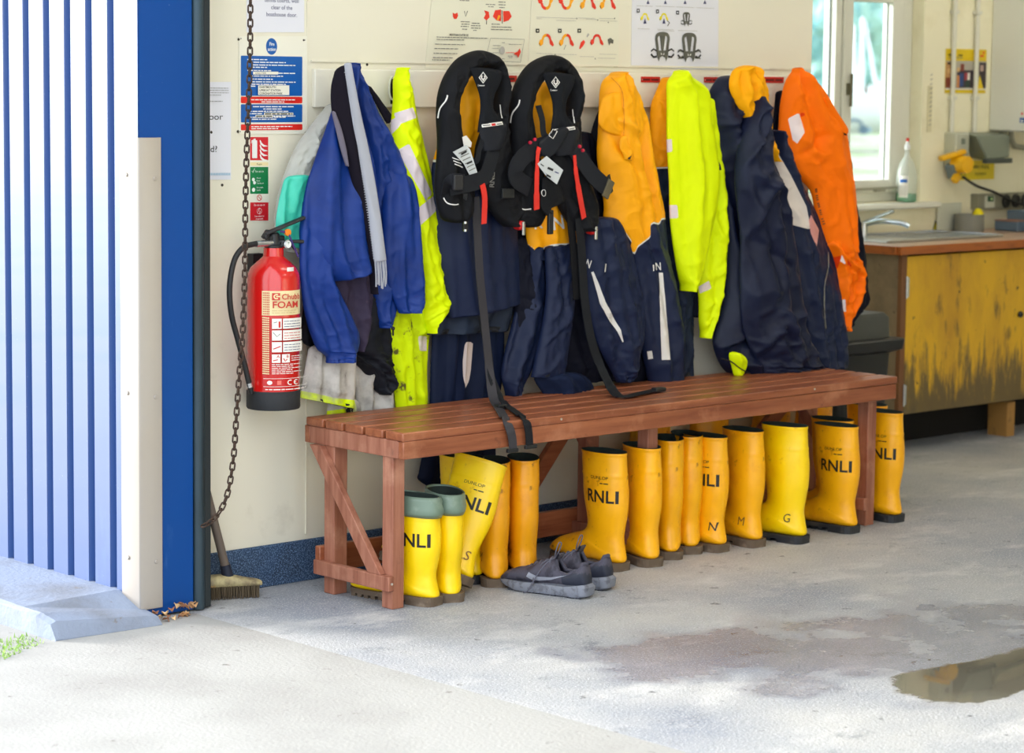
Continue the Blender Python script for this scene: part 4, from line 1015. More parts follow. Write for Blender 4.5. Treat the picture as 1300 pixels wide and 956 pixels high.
# ================================================================== broom
t = thing('broom', 'yard broom head with stiff bristles at the foot of the left wall', 'broom', (4.17, -.07, 0))
wb = mat('worn pale broom wood', (190, 176, 130), .6, dirt=[((120, 106, 80), 12, .48, .62), ((196, 150, 90), 20, .6, .7)])
ax = V((.17, -.072, 0)).normalized(); sdv = V((.072, .17, 0)).normalized(); ctr = V((4.165, -.058, 0))
sec = [(-.16, .022, .050, .018), (-.12, .026, .060, .026), (-.03, .028, .070, .030), (.03, .028, .068, .030), (.075, .027, .058, .026), (.105, .024, .052, .020), (.117, .014, .047, .012)]
vs = []; fs = []; ns = 16; rows = cr(sec, 26)
for (s, w, zt, hh) in rows:
    for j in range(ns):
        a = 2*math.pi*j/ns; vs.append(ctr+ax*s+sdv*(w*1.05*abs(math.cos(a))**.7*(1 if math.cos(a) > 0 else -1))+V((0, 0, .034+(zt-.034)*(math.sin(a)*.5+.5))))
for k in range(len(rows)-1):
    for j in range(ns): fs.append((k*ns+j, k*ns+(j+1) % ns, (k+1)*ns+(j+1) % ns, (k+1)*ns+j))
fs += [tuple(range(ns)), tuple((len(rows)-1)*ns+j for j in range(ns))[::-1]]
B().add(vs, fs).build('broom_head', wb, t, smooth=True)
b = B(); rd = random.Random(5)
for i in range(46):
    for j in range(6):
        s = -.155+i*.0058+rd.uniform(-.001, .001); w = -.022+j*.0088; p = ctr+ax*s+sdv*w; q = p+ax*rd.uniform(-.003, .004)+sdv*rd.uniform(-.003, .003)
        b.cyl(q+V((0, 0, .001)), p+V((0, 0, .040)), .0013, .0018, n=5, cap=False)
o = b.build('bristles', mat('brown bristle', (92, 78, 58), .8), t); o['kind'] = 'stuff'
hb = ctr+V((0, 0, .062)); dr = V((-.13, -.01, .42)).normalized()
hb = ctr + ax*.02 + V((0, 0, .058))
B().cyl(hb, hb+dr*.045, .017, .015).build('handle_socket', mat('dark blue plastic', (26, 34, 52), .5), t, smooth=True)
B().cyl(hb+dr*.03, hb+dr*.45, .0125).build('broom_handle', mat('grey brown handle', (104, 92, 82), .6), t, smooth=True)

# ================================================================== dead leaves by the jamb
lfm = [mat('dry tan leaf', (190, 142, 96), .7), mat('dry brown leaf', (146, 96, 66), .7), mat('pale dry leaf', (214, 176, 130), .7)]
rd = random.Random(11)
for i in range(22):
    L_ = rd.uniform(.014, .030); pts = []; n = 7
    for k in range(n):
        s = k/(n-1); w = L_*.38*math.sin(math.pi*s**.8)+.0008; cu = .35*L_*math.sin(math.pi*s)*rd.uniform(.5, 1)
        pts += [V((s*L_, -w, cu+w*.5)), V((s*L_, 0, cu)), V((s*L_, w, cu+w*.6))]
    fs = []
    for k in range(n-1):
        for j in range(2): fs.append((k*3+j, k*3+j+1, (k+1)*3+j+1, (k+1)*3+j))
    o = mesh('dry_leaf', pts, fs, lfm[i % 3], None, True); md = o.modifiers.new('s', 'SOLIDIFY'); md.thickness = .0006
    cu_ = min(1, i/14)
    o.location = (3.93+rd.gauss(0, .035)-(0.06 if i > 15 else 0), -.185+rd.gauss(0, .010), .003+abs(rd.gauss(0, .010))*(i < 14))
    if i < 6: o.location = (3.945+rd.gauss(0, .018), -.175+rd.gauss(0, .006), .016+.006*rd.random())
    o.rotation_euler = (rd.uniform(-.5, .5), rd.uniform(-.5, .4), rd.uniform(0, 6.28))
    tag(o, 'dry curled brown leaf in the small heap at the door jamb foot', 'leaf', 'dead leaves at the door jamb')
# strip of grass beside the plinth
b = B(); rd = random.Random(4)
for i in range(1500):
    y = rd.uniform(-.42, .0); x = rd.uniform(3.10, 3.485); 
    if y < -.22-(3.50-x)*.55+.02 or y > -.10-(3.5-x)*.2: continue
    h = rd.uniform(.004, .016); a = rd.uniform(0, 6.28); dx, dy = math.cos(a)*.0025, math.sin(a)*.0025; lx, ly = rd.uniform(-.008, .008), rd.uniform(-.008, .008)
    b.add([(x-dx, y-dy, 0), (x+dx, y+dy, 0), (x+lx, y+ly, h)], [(0, 1, 2)])
o = b.build('grass_tuft', mat('mossy grass', (150, 186, 96), .8)); tag(o, 'patch of short green grass beside the plinth foot', 'grass', kind='stuff')

# ================================================================== alcove: cupboard, worktop, sink
yw = mat('grimy yellow painted ply', (220, 172, 36), .5, dirt=[((188, 140, 40), 5, .4, .7, (1, 1, .5)), ((70, 62, 48), 6, .58, .72, (2.2, 2.2, .8)), ((40, 36, 32), 26, .66, .72)])
def cup_mat():
    m = yw.copy(); m.name = 'yellow door with grime rising from its foot'; nt = m.node_tree; N = nt.nodes; L = nt.links; bs = N['Principled BSDF']
    src = bs.inputs['Base Color'].links[0].from_socket
    tc = N.new('ShaderNodeTexCoord'); sp = N.new('ShaderNodeSeparateXYZ'); L.new(tc.outputs['Object'], sp.inputs[0])
    n = N.new('ShaderNodeTexNoise'); n.inputs['Scale'].default_value = 1; n.inputs['Detail'].default_value = 8; n.inputs['Roughness'].default_value = .7
    mp = N.new('ShaderNodeMapping'); mp.inputs['Scale'].default_value = (30, 30, 5); L.new(tc.outputs['Object'], mp.inputs[0]); L.new(mp.outputs[0], n.inputs[0])
    a = N.new('ShaderNodeMapRange'); a.inputs[1].default_value = .55; a.inputs[2].default_value = .14; a.inputs[3].default_value = -.18; a.inputs[4].default_value = .30; L.new(sp.outputs[2], a.inputs[0])
    s = N.new('ShaderNodeMath'); s.operation = 'ADD'; L.new(a.outputs[0], s.inputs[0]); L.new(n.outputs[0], s.inputs[1])
    r = N.new('ShaderNodeMapRange'); r.inputs[1].default_value = .5; r.inputs[2].default_value = .68; r.inputs[4].default_value = .9; L.new(s.outputs[0], r.inputs[0])
    mx = N.new('ShaderNodeMix'); mx.data_type = 'RGBA'; L.new(r.outputs[0], mx.inputs[0]); L.new(src, mx.inputs[6]); mx.inputs[7].default_value = (*s2l((84, 74, 56)), 1); L.new(mx.outputs[2], bs.inputs['Base Color'])
    return m
cupm = cup_mat(); plyg = mat('greyed ply side', (140, 122, 96), .6, dirt=[((110, 94, 74), 5, .45, .65), ((84, 70, 56), 22, .62, .72)])
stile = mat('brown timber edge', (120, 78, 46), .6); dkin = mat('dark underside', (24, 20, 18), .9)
t = thing('base_cupboard', 'grimy yellow wooden cupboard under the worktop by the window', 'cupboard', (8.6, .75, 0))
B().box(7.935, .50, .02, 7.955, 1.045, .812).build('side_panel', plyg, t)
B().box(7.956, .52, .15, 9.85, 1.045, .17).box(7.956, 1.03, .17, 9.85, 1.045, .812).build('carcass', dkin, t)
B().box(8.03, .70, .0, 9.85, .72, .149).build('under_shade_panel', dkin, t)  # near-black panel added to stand in for shade under the cupboard
B().box(7.930, .478, .02, 7.962, .4995, .812).build('stile', stile, t, bevel=.002)
B().box(7.9635, .478, .160, 8.96, .4985, .805).build('door', cupm, t, bevel=.002)
B().box(8.965, .478, .160, 9.85, .4985, .805).build('door', cupm, t, bevel=.002)
subpart([kid(t, 'door')[0]], t) if 0 else None
for x in (8.70, 9.75): B().box(x, .50, 0, x+.055, .60, .1495).build('leg', mat('pale worn timber', (166, 122, 62), .6, dirt=((96, 76, 50), 12, .5, .7)), t)
for z in (.68, .24): B().cyl((7.9575, .474, z-.045), (7.9575, .474, z+.045), .005, n=12).box(7.955, .4745, z-.04, 7.975, .4778, z+.04).build('hinge', steel, t, smooth=True)
p = Y(1294, 399, .478); B().lathe((p.x, .478, p.z), [(.012, 0), (.014, -.008), (.010, -.014), (.003, -.016)], 16, 'y').build('knob', black_pl, t, smooth=True)
wt = mat('worn laminate worktop', (170, 132, 104), .3, grain=((196, 170, 150), (3, 20, 20), .4, .7), dirt=((120, 84, 56), 7, .6, .75))
t = thing('worktop', 'brown worktop with orange wooden edge above the cupboard', 'worktop', (8.8, .75, .83))
B().box(7.895, .474, .815, 9.9, 1.049, .848).build('top', wt, t, bevel=.002)
B().box(7.890, .455, .814, 9.9, .4738, .8485).box(7.880, .4738, .814, 7.8945, 1.049, .8485).build('edging', mat('orange varnished lipping', (164, 88, 34), .35, grain=((112, 54, 22), (8, 40, 40), .5, .75)), t, bevel=.002)
t = thing('sink', 'stainless steel sink drainer set on the worktop below the window', 'sink', (8.45, .85, .848))
B().box(8.02, .62, .8485, 8.80, 1.00, .852).box(8.02, .62, .852, 8.80, .635, .860).box(8.785, .635, .852, 8.80, 1.00, .860).box(8.02, .985, .852, 8.785, 1.0, .860).build('drainer', steel, t, bevel=.002)
b = B()
for k in range(9): b.box(8.36+k*.045, .68, .852, 8.375+k*.045, .95, .856)
b.build('drainer_ribs', steel, t)
t = thing('mixer_tap', 'chrome mixer tap with lifted lever behind the orange jacket', 'tap', (8.30, 1.0, .852))
B().cyl((8.30, .985, .852), (8.30, .985, .91), .018, .016).build('tap_body', steel, t, smooth=True)
B().bar((8.29, .985, .905), (8.44, .94, .955), .026, .012).build('lever', mat('chrome', (190, 205, 215), .12, metal=1), t, bevel=.005, smooth=True)
B().tube(cr([(8.30, .98, .90), (8.33, .92, .915), (8.38, .85, .91), (8.40, .82, .895)], 14), .011, 12).build('spout', mat('chrome', (190, 205, 215), .12, metal=1), t, smooth=True)
cb = [o for o in bpy.data.objects if o.name.split('.')[0] == 'base_cupboard'][0]; subpart(kid(cb, 'knob')+kid(cb, 'hinge'), sorted(kid(cb, 'door'), key=lambda o: o.data.vertices[0].co.x)[0])
# washing-up bottle
t = thing('washing_up_bottle', 'clear spray-necked bottle with green liquid on the window sill', 'bottle', (8.66, 1.045, .984))
clr = mat('clear plastic', (236, 246, 242), .12, alpha=.25)
pb = [(.030, .984), (.046, .99), (.046, 1.08), (.043, 1.12), (.032, 1.155), (.014, 1.185), (.011, 1.20), (.011, 1.215)]
B().lathe((8.66, 1.045, 0), pb, 28).build('bottle_body', clr, t, smooth=True)
B().lathe((8.66, 1.045, 0), [(.043, .987), (.0455, .992), (.0455, 1.022), (.0, 1.0225)], 28).build('green_liquid', mat('green detergent', (0, 140, 80), .1, spec=.6), t, smooth=True)
B().lathe((8.66, 1.045, 0), [(.013, 1.213), (.014, 1.232), (.009, 1.236), (.008, 1.25)], 18).build('nozzle_cap', mat('white cap', (236, 236, 236), .3), t, smooth=True)
B().lathe((8.66, 1.045, 0), [(.007, 1.25), (.007, 1.262), (.003, 1.265)], 14).build('red_tip', mat('red tip', (216, 44, 30), .4), t, smooth=True)
A = Art(); A.rect(-.03, 1.005, .012, 1.10, wl); A.rect(-.026, 1.07, .008, 1.085, sblue)
for q in range(4): A.bars(-.026, 1.05-q*.010, .034, .004, ltg, q)
A.build('label', lambda a, z, off: V((8.66+(.0465+off)*math.sin(a/.0465-1.0), 1.045-(.0465+off)*math.cos(a/.0465-1.0), z)), t, sub=.008)
# things on the worktop
o = B().lathe((9.00, .955, 0), [(.062, .8485), (.066, .852), (.066, .925), (.062, .925), (.060, .860), (.0, .858)], 36).build('grey_tub', mat('grey plastic', (128, 128, 120), .5), smooth=True); tag(o, 'round grey plastic tub on the worktop against the yellow wall', 'tub')
o = B().lathe((9.03, .93, .862), [(.008, .0), (.022, .004), (.026, .03), (.024, .07), (.012, .088), (.002, .090)], 20).build('sponge', mat('yellow sponge', (232, 214, 20), .9), smooth=True); tag(o, 'bright yellow sponge poking out of the grey tub', 'sponge')
a, c = Y(1190, 292, 1.03), Y(1221, 257, 1.03)
o = B().box(a.x, 1.030, .8487, c.x, 1.036, c.z).build('splash_plate', mat('milky perspex', (204, 206, 190), .25), bevel=.002); tag(o, 'square milky perspex plate leaning behind the grey tub', 'plate')
def poly_sign(name, pts, y, m, label, cat, th=.0015):
    q = [V((Y(u, v, y).x, y-th, Y(u, v, y).z)) for u, v in pts]; o = B().prism(q, (0, th, 0)).build(name, m); return tag(o, label, cat)
o = poly_sign('warning_triangle', [(1187.6, 279), (1192, 292.5), (1183.4, 293)], 1.049, kprint, 'small yellow and black warning triangle above the worktop back edge', 'sign')
A = Art(); W2 = lambda u, v: (Y(u, v, 1.047).x, Y(u, v, 1.047).z); A.poly([W2(1187.6, 282), W2(1190.6, 291.6), W2(1184.8, 292)], yelp); A.line([W2(1188, 284), W2(1187, 288), W2(1188.4, 287.6), W2(1187.6, 291.5)], .004, kprint); A.build('symbol', wallmap(1.0472), o)
# blue grey battery crate at right
t = thing('tool_crate', 'blue-grey stepped plastic tool crate at the right end of the worktop', 'crate', (9.1, .8, .848))
bg = mat('blue grey plastic', (92, 110, 128), .45, dirt=((70, 84, 98), 10, .5, .7))
xl = Y(1262, 290, .93).x; B().box(xl, .80, .8487, xl+.32, .93, .893).box(xl+.05, .74, .8487, xl+.40, .799, .915).box(xl+.09, .74, .893, xl+.42, .93, .938).build('crate_body', bg, t, bevel=.006, smooth=True)
B().bar((xl+.04, .733, .905), (xl+.075, .733, .862), .006, .008).bar((xl+.10, .733, .912), (xl+.098, .733, .855), .006, .008).box(xl+.04, .68, .8487, xl+.09, .728, .864).build('clamp', mat('dark clamp', (44, 54, 68), .4, metal=.4), t, bevel=.001)
B().box(xl, .80, .893, xl+.09, .93, .898).build('tray_edge', mat('terracotta edge', (150, 110, 92), .5), t)
B().box(xl+.12, .7385, .862, xl+.19, .7398, .886).build('paper_label', wl, t)
# conduit, boxes, cable
cw = mat('white plastic conduit', (226, 224, 208), .45)
for u, lb in ((1210, 'left white vertical conduit pipe on the yellow wall'), (1239, 'right white vertical conduit pipe on the yellow wall')):
    x = Y(u, 60, 1.04).x; x2 = Y(u-(2 if u == 1210 else 1), 165, 1.04).x
    tt = thing('conduit_pipe', lb, 'pipe', (x, 1.04, 1.3), group='white conduit pipes')
    B().cyl((x, 1.036, 1.285), (x, 1.036, 2.6), .011, n=16).build('pipe', cw, tt, smooth=True)
    for z in (1.44, 1.82): B().box(x-.018, 1.022, z-.008, x+.018, 1.0495, z+.008).build('pipe_clip', cw, tt, bevel=.002)
q0, q1 = Y(1200, 118, 1.045), Y(1253, 63, 1.045)
o = B().box(q0.x, 1.0465, q0.z, q1.x, 1.0485, q1.z).build('safety_poster', mat('yellow poster', (228, 196, 10), .4)); tag(o, 'yellow poster with a photo strip behind the two white conduits', 'poster')
A = Art(); w_, h_ = q1.x-q0.x, q1.z-q0.z
def rr_(a, b_, c, d, m): A.rect(q0.x+a*w_, q0.z+b_*h_, q0.x+c*w_, q0.z+d*h_, m)
rr_(0.0, .10, 1, .73, mat('photo grey', (176, 170, 156), .4)); rr_(0, .12, .17, .70, mat('photo tan', (196, 150, 96), .4)); rr_(0, .12, .17, .35, mat('photo brown', (126, 54, 36), .4)); rr_(.04, .64, .12, .69, kprint)
A.disc(q0.x+.08*w_, q0.z+.5*h_, .012, mat('photo tan2', (214, 176, 120), .4))
rr_(.28, .12, .70, .52, mat('photo dark', (52, 40, 48), .4)); rr_(.34, .15, .44, .45, mat('photo blue', (40, 70, 130), .4)); rr_(.28, .12, .34, .4, mat('photo orange', (206, 130, 60), .4)); rr_(.36, .5, .45, .66, mat('photo brown', (126, 54, 36), .4)); A.disc(q0.x+.31*w_, q0.z+.53*h_, .011, mat('photo tan2', (214, 176, 120), .4))
rr_(.54, .3, .60, .46, wl); rr_(.46, .28, .54, .46, mat('photo red', (150, 40, 60), .4)); rr_(.5, .12, .6, .3, mat('photo green', (30, 56, 44), .4))
rr_(.82, .12, 1, .70, mat('photo dark', (52, 40, 48), .4)); rr_(.85, .5, .93, .64, mat('photo skin', (190, 160, 150), .4)); A.poly([(q0.x+.80*w_, q0.z+.1*h_), (q0.x+.94*w_, q0.z+.1*h_), (q0.x+.84*w_, q0.z+.42*h_)], mat('poster yellow', (240, 206, 10), .4))
rr_(.0, .075, 1, .10, wl)
A.bars(q0.x+.05*w_, q0.z+.84*h_, .10*w_, .012, kprint, 1); A.bars(q0.x+.3*w_, q0.z+.84*h_, .10*w_, .010, kprint, 2); A.bars(q0.x+.05*w_, q0.z+.79*h_, .35*w_, .006, greyp, 3); A.bars(q0.x+.84*w_, q0.z+.83*h_, .12*w_, .012, redp, 3); A.poly([(q0.x+.92*w_, q0.z+.88*h_), (q0.x+.95*w_, q0.z+.94*h_), (q0.x+.89*w_, q0.z+.95*h_)], redp)
A.build('printed_artwork', wallmap(1.0465), o, offset=.0003)
# isolator + sockets
gp = mat('pale grey switch plastic', (188, 190, 172), .45); gp2 = mat('grey plastic housing', (124, 132, 118), .45)
t = thing('isolator_switch', 'pale grey wall isolator box at the foot of the left conduit', 'switch box', (8.97, 1.0, 1.21))
B().box(8.925, .985, 1.14, 9.025, 1.0495, 1.287).build('box_body', gp, t, bevel=.006, smooth=True); B().box(8.965, .978, 1.235, 8.985, .985, 1.26).build('switch_rocker', gp2, t)
t = thing('charging_socket', 'grey hooded industrial socket right of the isolator box', 'socket', (9.17, 1.0, 1.22))
vs = [(9.05, 1.0495, 1.286), (9.30, 1.0495, 1.286), (9.30, 1.0495, 1.19), (9.12, 1.0495, 1.17), (9.00, .93, 1.276), (9.25, .93, 1.276), (9.25, .93, 1.175), (9.09, .93, 1.160)]
B().add(vs, [(0, 1, 2, 3), (7, 6, 5, 4), (0, 4, 5, 1), (1, 5, 6, 2), (2, 6, 7, 3), (3, 7, 4, 0)]).build('housing', gp2, t, bevel=.008, smooth=True)
B().box(9.06, .915, 1.150, 9.255, .94, 1.172).build('hinged_lid', mat('dark grey lid', (70, 76, 70), .5), t, bevel=.004)
yp = mat('yellow plug plastic', (236, 178, 10), .35)
t = thing('yellow_plug', 'yellow industrial plug hanging below the isolator box', 'plug', (9.03, .97, 1.12))
pc = Y(1225, 209, .95)
B().cyl(pc+V((0, .05, .0)), pc+V((-.004, -.02, 0)), .042, .038, n=28).build('plug_face', yp, t, smooth=True)
B().bar(pc+V((-.10, .06, .025)), pc+V((.02, .02, .058)), .04, .022).bar(pc+V((-.02, .02, -.045)), pc+V((-.05, .02, -.075)), .03, .03).build('plug_arm', yp, t, bevel=.006, smooth=True)
B().bar(pc+V((-.04, .05, .0)), pc+V((-.01, .05, -.06)), .05, .03).build('plug_sleeve', mat('slate sleeve', (110, 124, 128), .5), t, bevel=.004)
cs = [tuple(pc+V((-.01, .0, -.055)))]+[tuple(Y(u, v, .98)) for u, v in ((1240, 236), (1262, 244), (1285, 255), (1312, 264))]
o = B().tube([V(p) for p in cr(cs, 40)], .006, 10).build('black_cable', black_rb, smooth=True); tag(o, 'black cable drooping from the yellow plug to the socket strip', 'cable')
a, c = Y(1211, 229, 1.045), Y(1263, 203, 1.045)
o = B().box(a.x, 1.0465, a.z, c.x, 1.049, c.z).build('charging_sign', mat('yellow sign', (232, 206, 20), .4)); tag(o, 'yellow sign reading Battery charging in progress beneath the socket', 'sign')
A = Art(); mx_ = a.x+(c.x-a.x)*.66; A.text('Battery charging', mx_, a.z+.052, .017, kprint, align='c', ws=.74); A.text('in progress', mx_, a.z+.020, .017, kprint, align='c', ws=.74); A.line([(a.x+.035, a.z+.01), (a.x+.09, a.z+.01), (a.x+.068, a.z+.05), (a.x+.05, a.z+.02)], .005, kprint); A.build('lettering', wallmap(1.0465), o, offset=.0004)
t = thing('socket_strip', 'long grey metal trunking with black sockets above the worktop', 'socket strip', (9.6, 1.03, .97))
B().box(9.13, 1.005, .938, 10.2, 1.0495, 1.008).build('trunking', mat('grey metal trunking', (142, 140, 122), .4, metal=.3), t, bevel=.003)
B().box(9.175, .999, .945, 9.245, 1.0048, 1.000).build('switch_plate', mat('pale plate', (196, 196, 180), .4), t, bevel=.002); B().box(9.19, .995, .974, 9.23, .999, .998).build('green_switch', mat('dark green switch', (20, 70, 40), .4), t); B().cyl((9.212, .9945, .986), (9.212, .992, .986), .006).build('indicator', mat('pale green lens', (190, 220, 150), .3), t)
for k in range(9): B().lathe((9.335+k*.074, .999, .973), [(.030, .006), (.031, .0), (.026, -.003), (.020, .0), (.002, .001)], 24, 'y').build('socket_outlet', black_pl, t, smooth=True)
# wall cabinet (boiler)
t = thing('wall_cabinet', 'large pale grey boxed cabinet at the top right corner of the wall', 'cabinet', (9.6, .9, 1.29))
yq = X(1306, 150, 9.25).y
B().box(9.25, yq, 1.292, 9.85, 1.0495, 2.1).build('cabinet_body', mat('pale grey enamel', (232, 232, 222), .35), t, bevel=.008, smooth=True)
A = Art(); pz = X(1297, 150, 9.25); 
A.rect(.0, 0, .05, .022, sblue); A.rect(.006, .004, .02, .012, wprint); A.disc(.012, .040, .006, redp); A.rect(.03, .012, .05, .03, wprint)
A.build('badge', lambda a, z, off: V((9.25-off, pz.y-a+.01, pz.z-.02+z)), t)
B().cyl((9.32, 1.02, 1.275), (9.32, 1.02, 1.29), .02).tube(cr([(9.35, 1.0, 1.29), (9.37, 1.0, 1.235), (9.45, 1.0, 1.215), (9.9, 1.0, 1.19)], 20), .012, 10).build('pipework', mat('grey pipe', (150, 150, 130), .5), t, smooth=True)
# clear gauge strip on the wall right of the window
a, c = Y(1177, 168, 1.045), Y(1184.5, 109, 1.045)
o = B().box(a.x, 1.0465, a.z, c.x-.0, 1.049, c.z).build('notice_strip', mat('pale strip', (222, 214, 176), .4), bevel=.001); tag(o, 'narrow pale vertical strip with faint print right of the window', 'notice')
A = Art()
for k in range(12): A.line([(a.x+.012, a.z+.03+k*.020), (a.x+.028, a.z+.036+k*.020)], .003, greyp)
A.build('lettering', wallmap(1.0465), o)
# bin
t = thing('swing_bin', 'black plastic bin with flared rim between bench and yellow cupboard', 'bin', (7.52, .33, 0))
bk = mat('black bin plastic', (26, 27, 30), .42); bk2 = mat('dark grey bin lid', (66, 68, 66), .5)
def rrect(cx, cy, hx, hy, r, z, n=6):
    out = []
    for sx, sy, a0 in ((1, 1, 0), (-1, 1, 90), (-1, -1, 180), (1, -1, 270)):
        for k in range(n): a = math.radians(a0+90*k/(n-1)); out.append(V((cx+sx*(hx-r)+r*math.cos(a), cy+sy*(hy-r)+r*math.sin(a), z)))
    return out
def rloft(levels, cx, cy, r=.03):
    v = []; f = []; 
    for (hx, hy, z) in levels: v += rrect(cx, cy, hx, hy, min(r, hx*.6, hy*.6), z)
    n = 24
    for q in range(len(levels)-1):
        for i in range(n): f.append((q*n+i, q*n+(i+1) % n, (q+1)*n+(i+1) % n, (q+1)*n+i))
    return v, f+[tuple(range(n))[::-1], tuple(range((len(levels)-1)*n, len(levels)*n))]
bx, by = 7.42, .36
B().add(*rloft([(.13, .10, 0), (.135, .105, .01), (.158, .125, .47), (.16, .13, .475)], bx, by)).build('bin_body', bk, t, smooth=True, angle=40)
B().add(*rloft([(.16, .125, .462), (.195, .16, .478), (.20, .165, .515), (.195, .16, .520), (.16, .125, .522)], bx, by)).box(bx+.10, by-.11, .425, bx+.13, by-.09, .465).build('rim', bk, t, smooth=True, angle=40)
B().add(*rloft([(.158, .122, .521), (.155, .12, .600), (.14, .108, .618), (.09, .07, .624)], bx, by)).build('lid', bk2, t, smooth=True, angle=40)

# ================================================================== outside the window
def D(u, v, dep): return CAM + ray(u, v)*dep
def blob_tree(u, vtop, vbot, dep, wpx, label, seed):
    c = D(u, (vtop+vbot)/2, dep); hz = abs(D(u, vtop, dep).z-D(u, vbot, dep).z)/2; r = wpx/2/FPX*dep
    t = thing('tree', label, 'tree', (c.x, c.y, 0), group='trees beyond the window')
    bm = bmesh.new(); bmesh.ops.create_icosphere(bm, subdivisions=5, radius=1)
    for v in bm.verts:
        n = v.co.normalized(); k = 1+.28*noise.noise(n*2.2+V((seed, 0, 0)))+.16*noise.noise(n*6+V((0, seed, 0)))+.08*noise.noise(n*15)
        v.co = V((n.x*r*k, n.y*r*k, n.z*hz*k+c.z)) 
    me = bpy.data.meshes.new('crown'); bm.to_mesh(me); bm.free(); me.materials.append(mat('haze-tinted foliage', (176, 214, 204), .8, dirt=((126, 182, 186), 1.2, .45, .6), bump=[(3, 1, .3)])); me.polygons.foreach_set('use_smooth', [True]*len(me.polygons))  # distance haze is put into the foliage colour by paling it
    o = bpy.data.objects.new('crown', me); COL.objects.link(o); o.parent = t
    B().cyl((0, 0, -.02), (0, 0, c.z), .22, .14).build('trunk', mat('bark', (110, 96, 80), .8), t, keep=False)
blob_tree(1046, -60, 108, 78, 90, 'haze-tinted green tree seen through the left window pane', 3)
blob_tree(1098, -70, 102, 84, 110, 'haze-tinted green tree seen through the open casement pane', 8)
blob_tree(1150, -70, 104, 90, 120, 'haze-tinted green tree furthest right beyond the window', 5)
blob_tree(1000, -60, 104, 88, 110, 'haze-tinted green tree furthest left beyond the window', 6)
ww = mat('white gelcoat', (240, 242, 244), .3)
for (u0, v0, u1, v1, wpx, lb) in ((1083, 32, 1083, 128, 11, 'left furled white sail on its mast outside the window'), (1095, 22, 1092, 128, 11, 'tallest furled white sail on its mast outside the window'), (1098, 26, 1115, 128, 7, 'slanting white spar outside the window, right of the sails')):
    a, c = D(u1, v1, 58), D(u0, v0, 58); r = wpx/2/FPX*58
    o = B().add([], []).cyl(a, c, r, r*.35, n=14).build('furled_sail', ww, smooth=True); tag(o, lb, 'sail', 'furled white sails outside')
t = thing('parked_boat', 'white boat hull with a dark wheel guard parked outside the window', 'boat', (0, 0, 0))
c0 = D(1090, 150, 56); t.location = (c0.x, c0.y, 0)
rt = V((_r.x, _r.y, 0)).normalized(); fw = V((_f.x, _f.y, 0)).normalized()
hull = []
for s, w, zb, ztp in ((-3.4, .9, .5, 1.28), (-1.5, 1.0, .38, 1.28), (0, 1.0, .36, 1.25), (1.2, .9, .42, 1.30), (2.2, .5, .62, 1.36), (2.7, .06, 1.0, 1.42)):
    for q, zz in ((-1, ztp), (-.92, (zb+ztp)/2), (-.5, zb+.05), (0, zb), (.5, zb+.05), (.92, (zb+ztp)/2), (1, ztp)): hull.append(c0*1 + rt*s + fw*(w*q) + V((0, 0, zz-c0.z)))
f = [(k*7+j, k*7+j+1, (k+1)*7+j+1, (k+1)*7+j) for k in range(5) for j in range(6)]+[(k*7, (k+1)*7, (k+1)*7+6, k*7+6) for k in range(5)]+[tuple(range(7)), tuple(range(35, 42))]
B().add(hull, f).build('hull', ww, t, smooth=True, angle=60)
wc = D(1084, 162, 54.6); wg = mat('blue grey mudguard', (70, 100, 120), .5)
pts = [wc + rt*(.19*math.cos(a)) + V((0, 0, .17*math.sin(a))) for a in [math.radians(q) for q in range(-5, 186, 10)]]
B().tube(pts, .035, 8).build('wheel_guard', wg, t, smooth=True)
wq = D(1096, 165, 54.6); B().cyl(wq-fw*.1, wq+fw*.1, .10, n=18).build('wheel', wg, t, smooth=True)
wq = D(1102, 165, 54.8); B().cyl(wq-fw*.1, wq+fw*.1, .07, n=18).build('light_cluster', mat('pale blue plastic', (150, 176, 190), .5), t, smooth=True)

# ================================================================== light
w = bpy.data.worlds.new('sky'); w.use_nodes = True; SC.world = w
nt = w.node_tree; bg_ = nt.nodes['Background']; bg_.inputs[0].default_value = (.86, .93, 1.0, 1); bg_.inputs[1].default_value = 2.3
sun = bpy.data.lights.new('sun', 'SUN'); sun.energy = 6.4; sun.angle = math.radians(14); sun.color = (1, .97, .92)
so = bpy.data.objects.new('sun', sun); COL.objects.link(so); so.rotation_euler = V((-.54, .84, .23)).to_track_quat('Z', 'Y').to_euler()
SC.view_settings.view_transform = 'Standard'; SC.view_settings.look = 'None'; SC.view_settings.gamma = 1; SC.view_settings.use_curve_mapping = False
SC.view_settings.exposure = 0.35
# ================================================================== hanging clothes
CB = [(300, .10, .0012), (26, .25, .006)]
def cloth(name, rgb, zones=(), dirt=None, rough=.72, bump=CB, sheen=.0, spec=.15): return mat(name, rgb, rough, zones=zones, dirt=dirt, bump=bump, sheen=sheen, spec=spec)
NY = [(300, .06, .0008), (18, .22, .006)]
navy = (17, 29, 60); dnavy = (11, 14, 30); yel = (255, 172, 0); lime = (226, 246, 0); blu = (4, 48, 126); silv = (226, 212, 214)
pipe_w = mat('white piping', (226, 222, 216), .5)
blk = mat('black webbing', (26, 28, 33), .7, spec=.2, bump=[(400, .2, .001)]); blk2 = mat('black nylon fabric', (13, 14, 19), .7, spec=.22, bump=[(350, .15, .001), (30, .2, .005)]); blk3 = mat('charcoal panel fabric', (24, 26, 31), .8, spec=.15, bump=[(300, .25, .001), (30, .15, .005)])
redw = mat('red pull strap', (226, 48, 36), .5); redb = mat('red plastic', (206, 30, 30), .4)
limem = cloth('lime hi-vis fabric', lime, zones=[('refl', silv)], rough=.6)
def pf(o, fy=None): return on_surface(o if isinstance(o, (list, tuple)) else [o], fy)
def pxart(): 
    A = Art(); return A
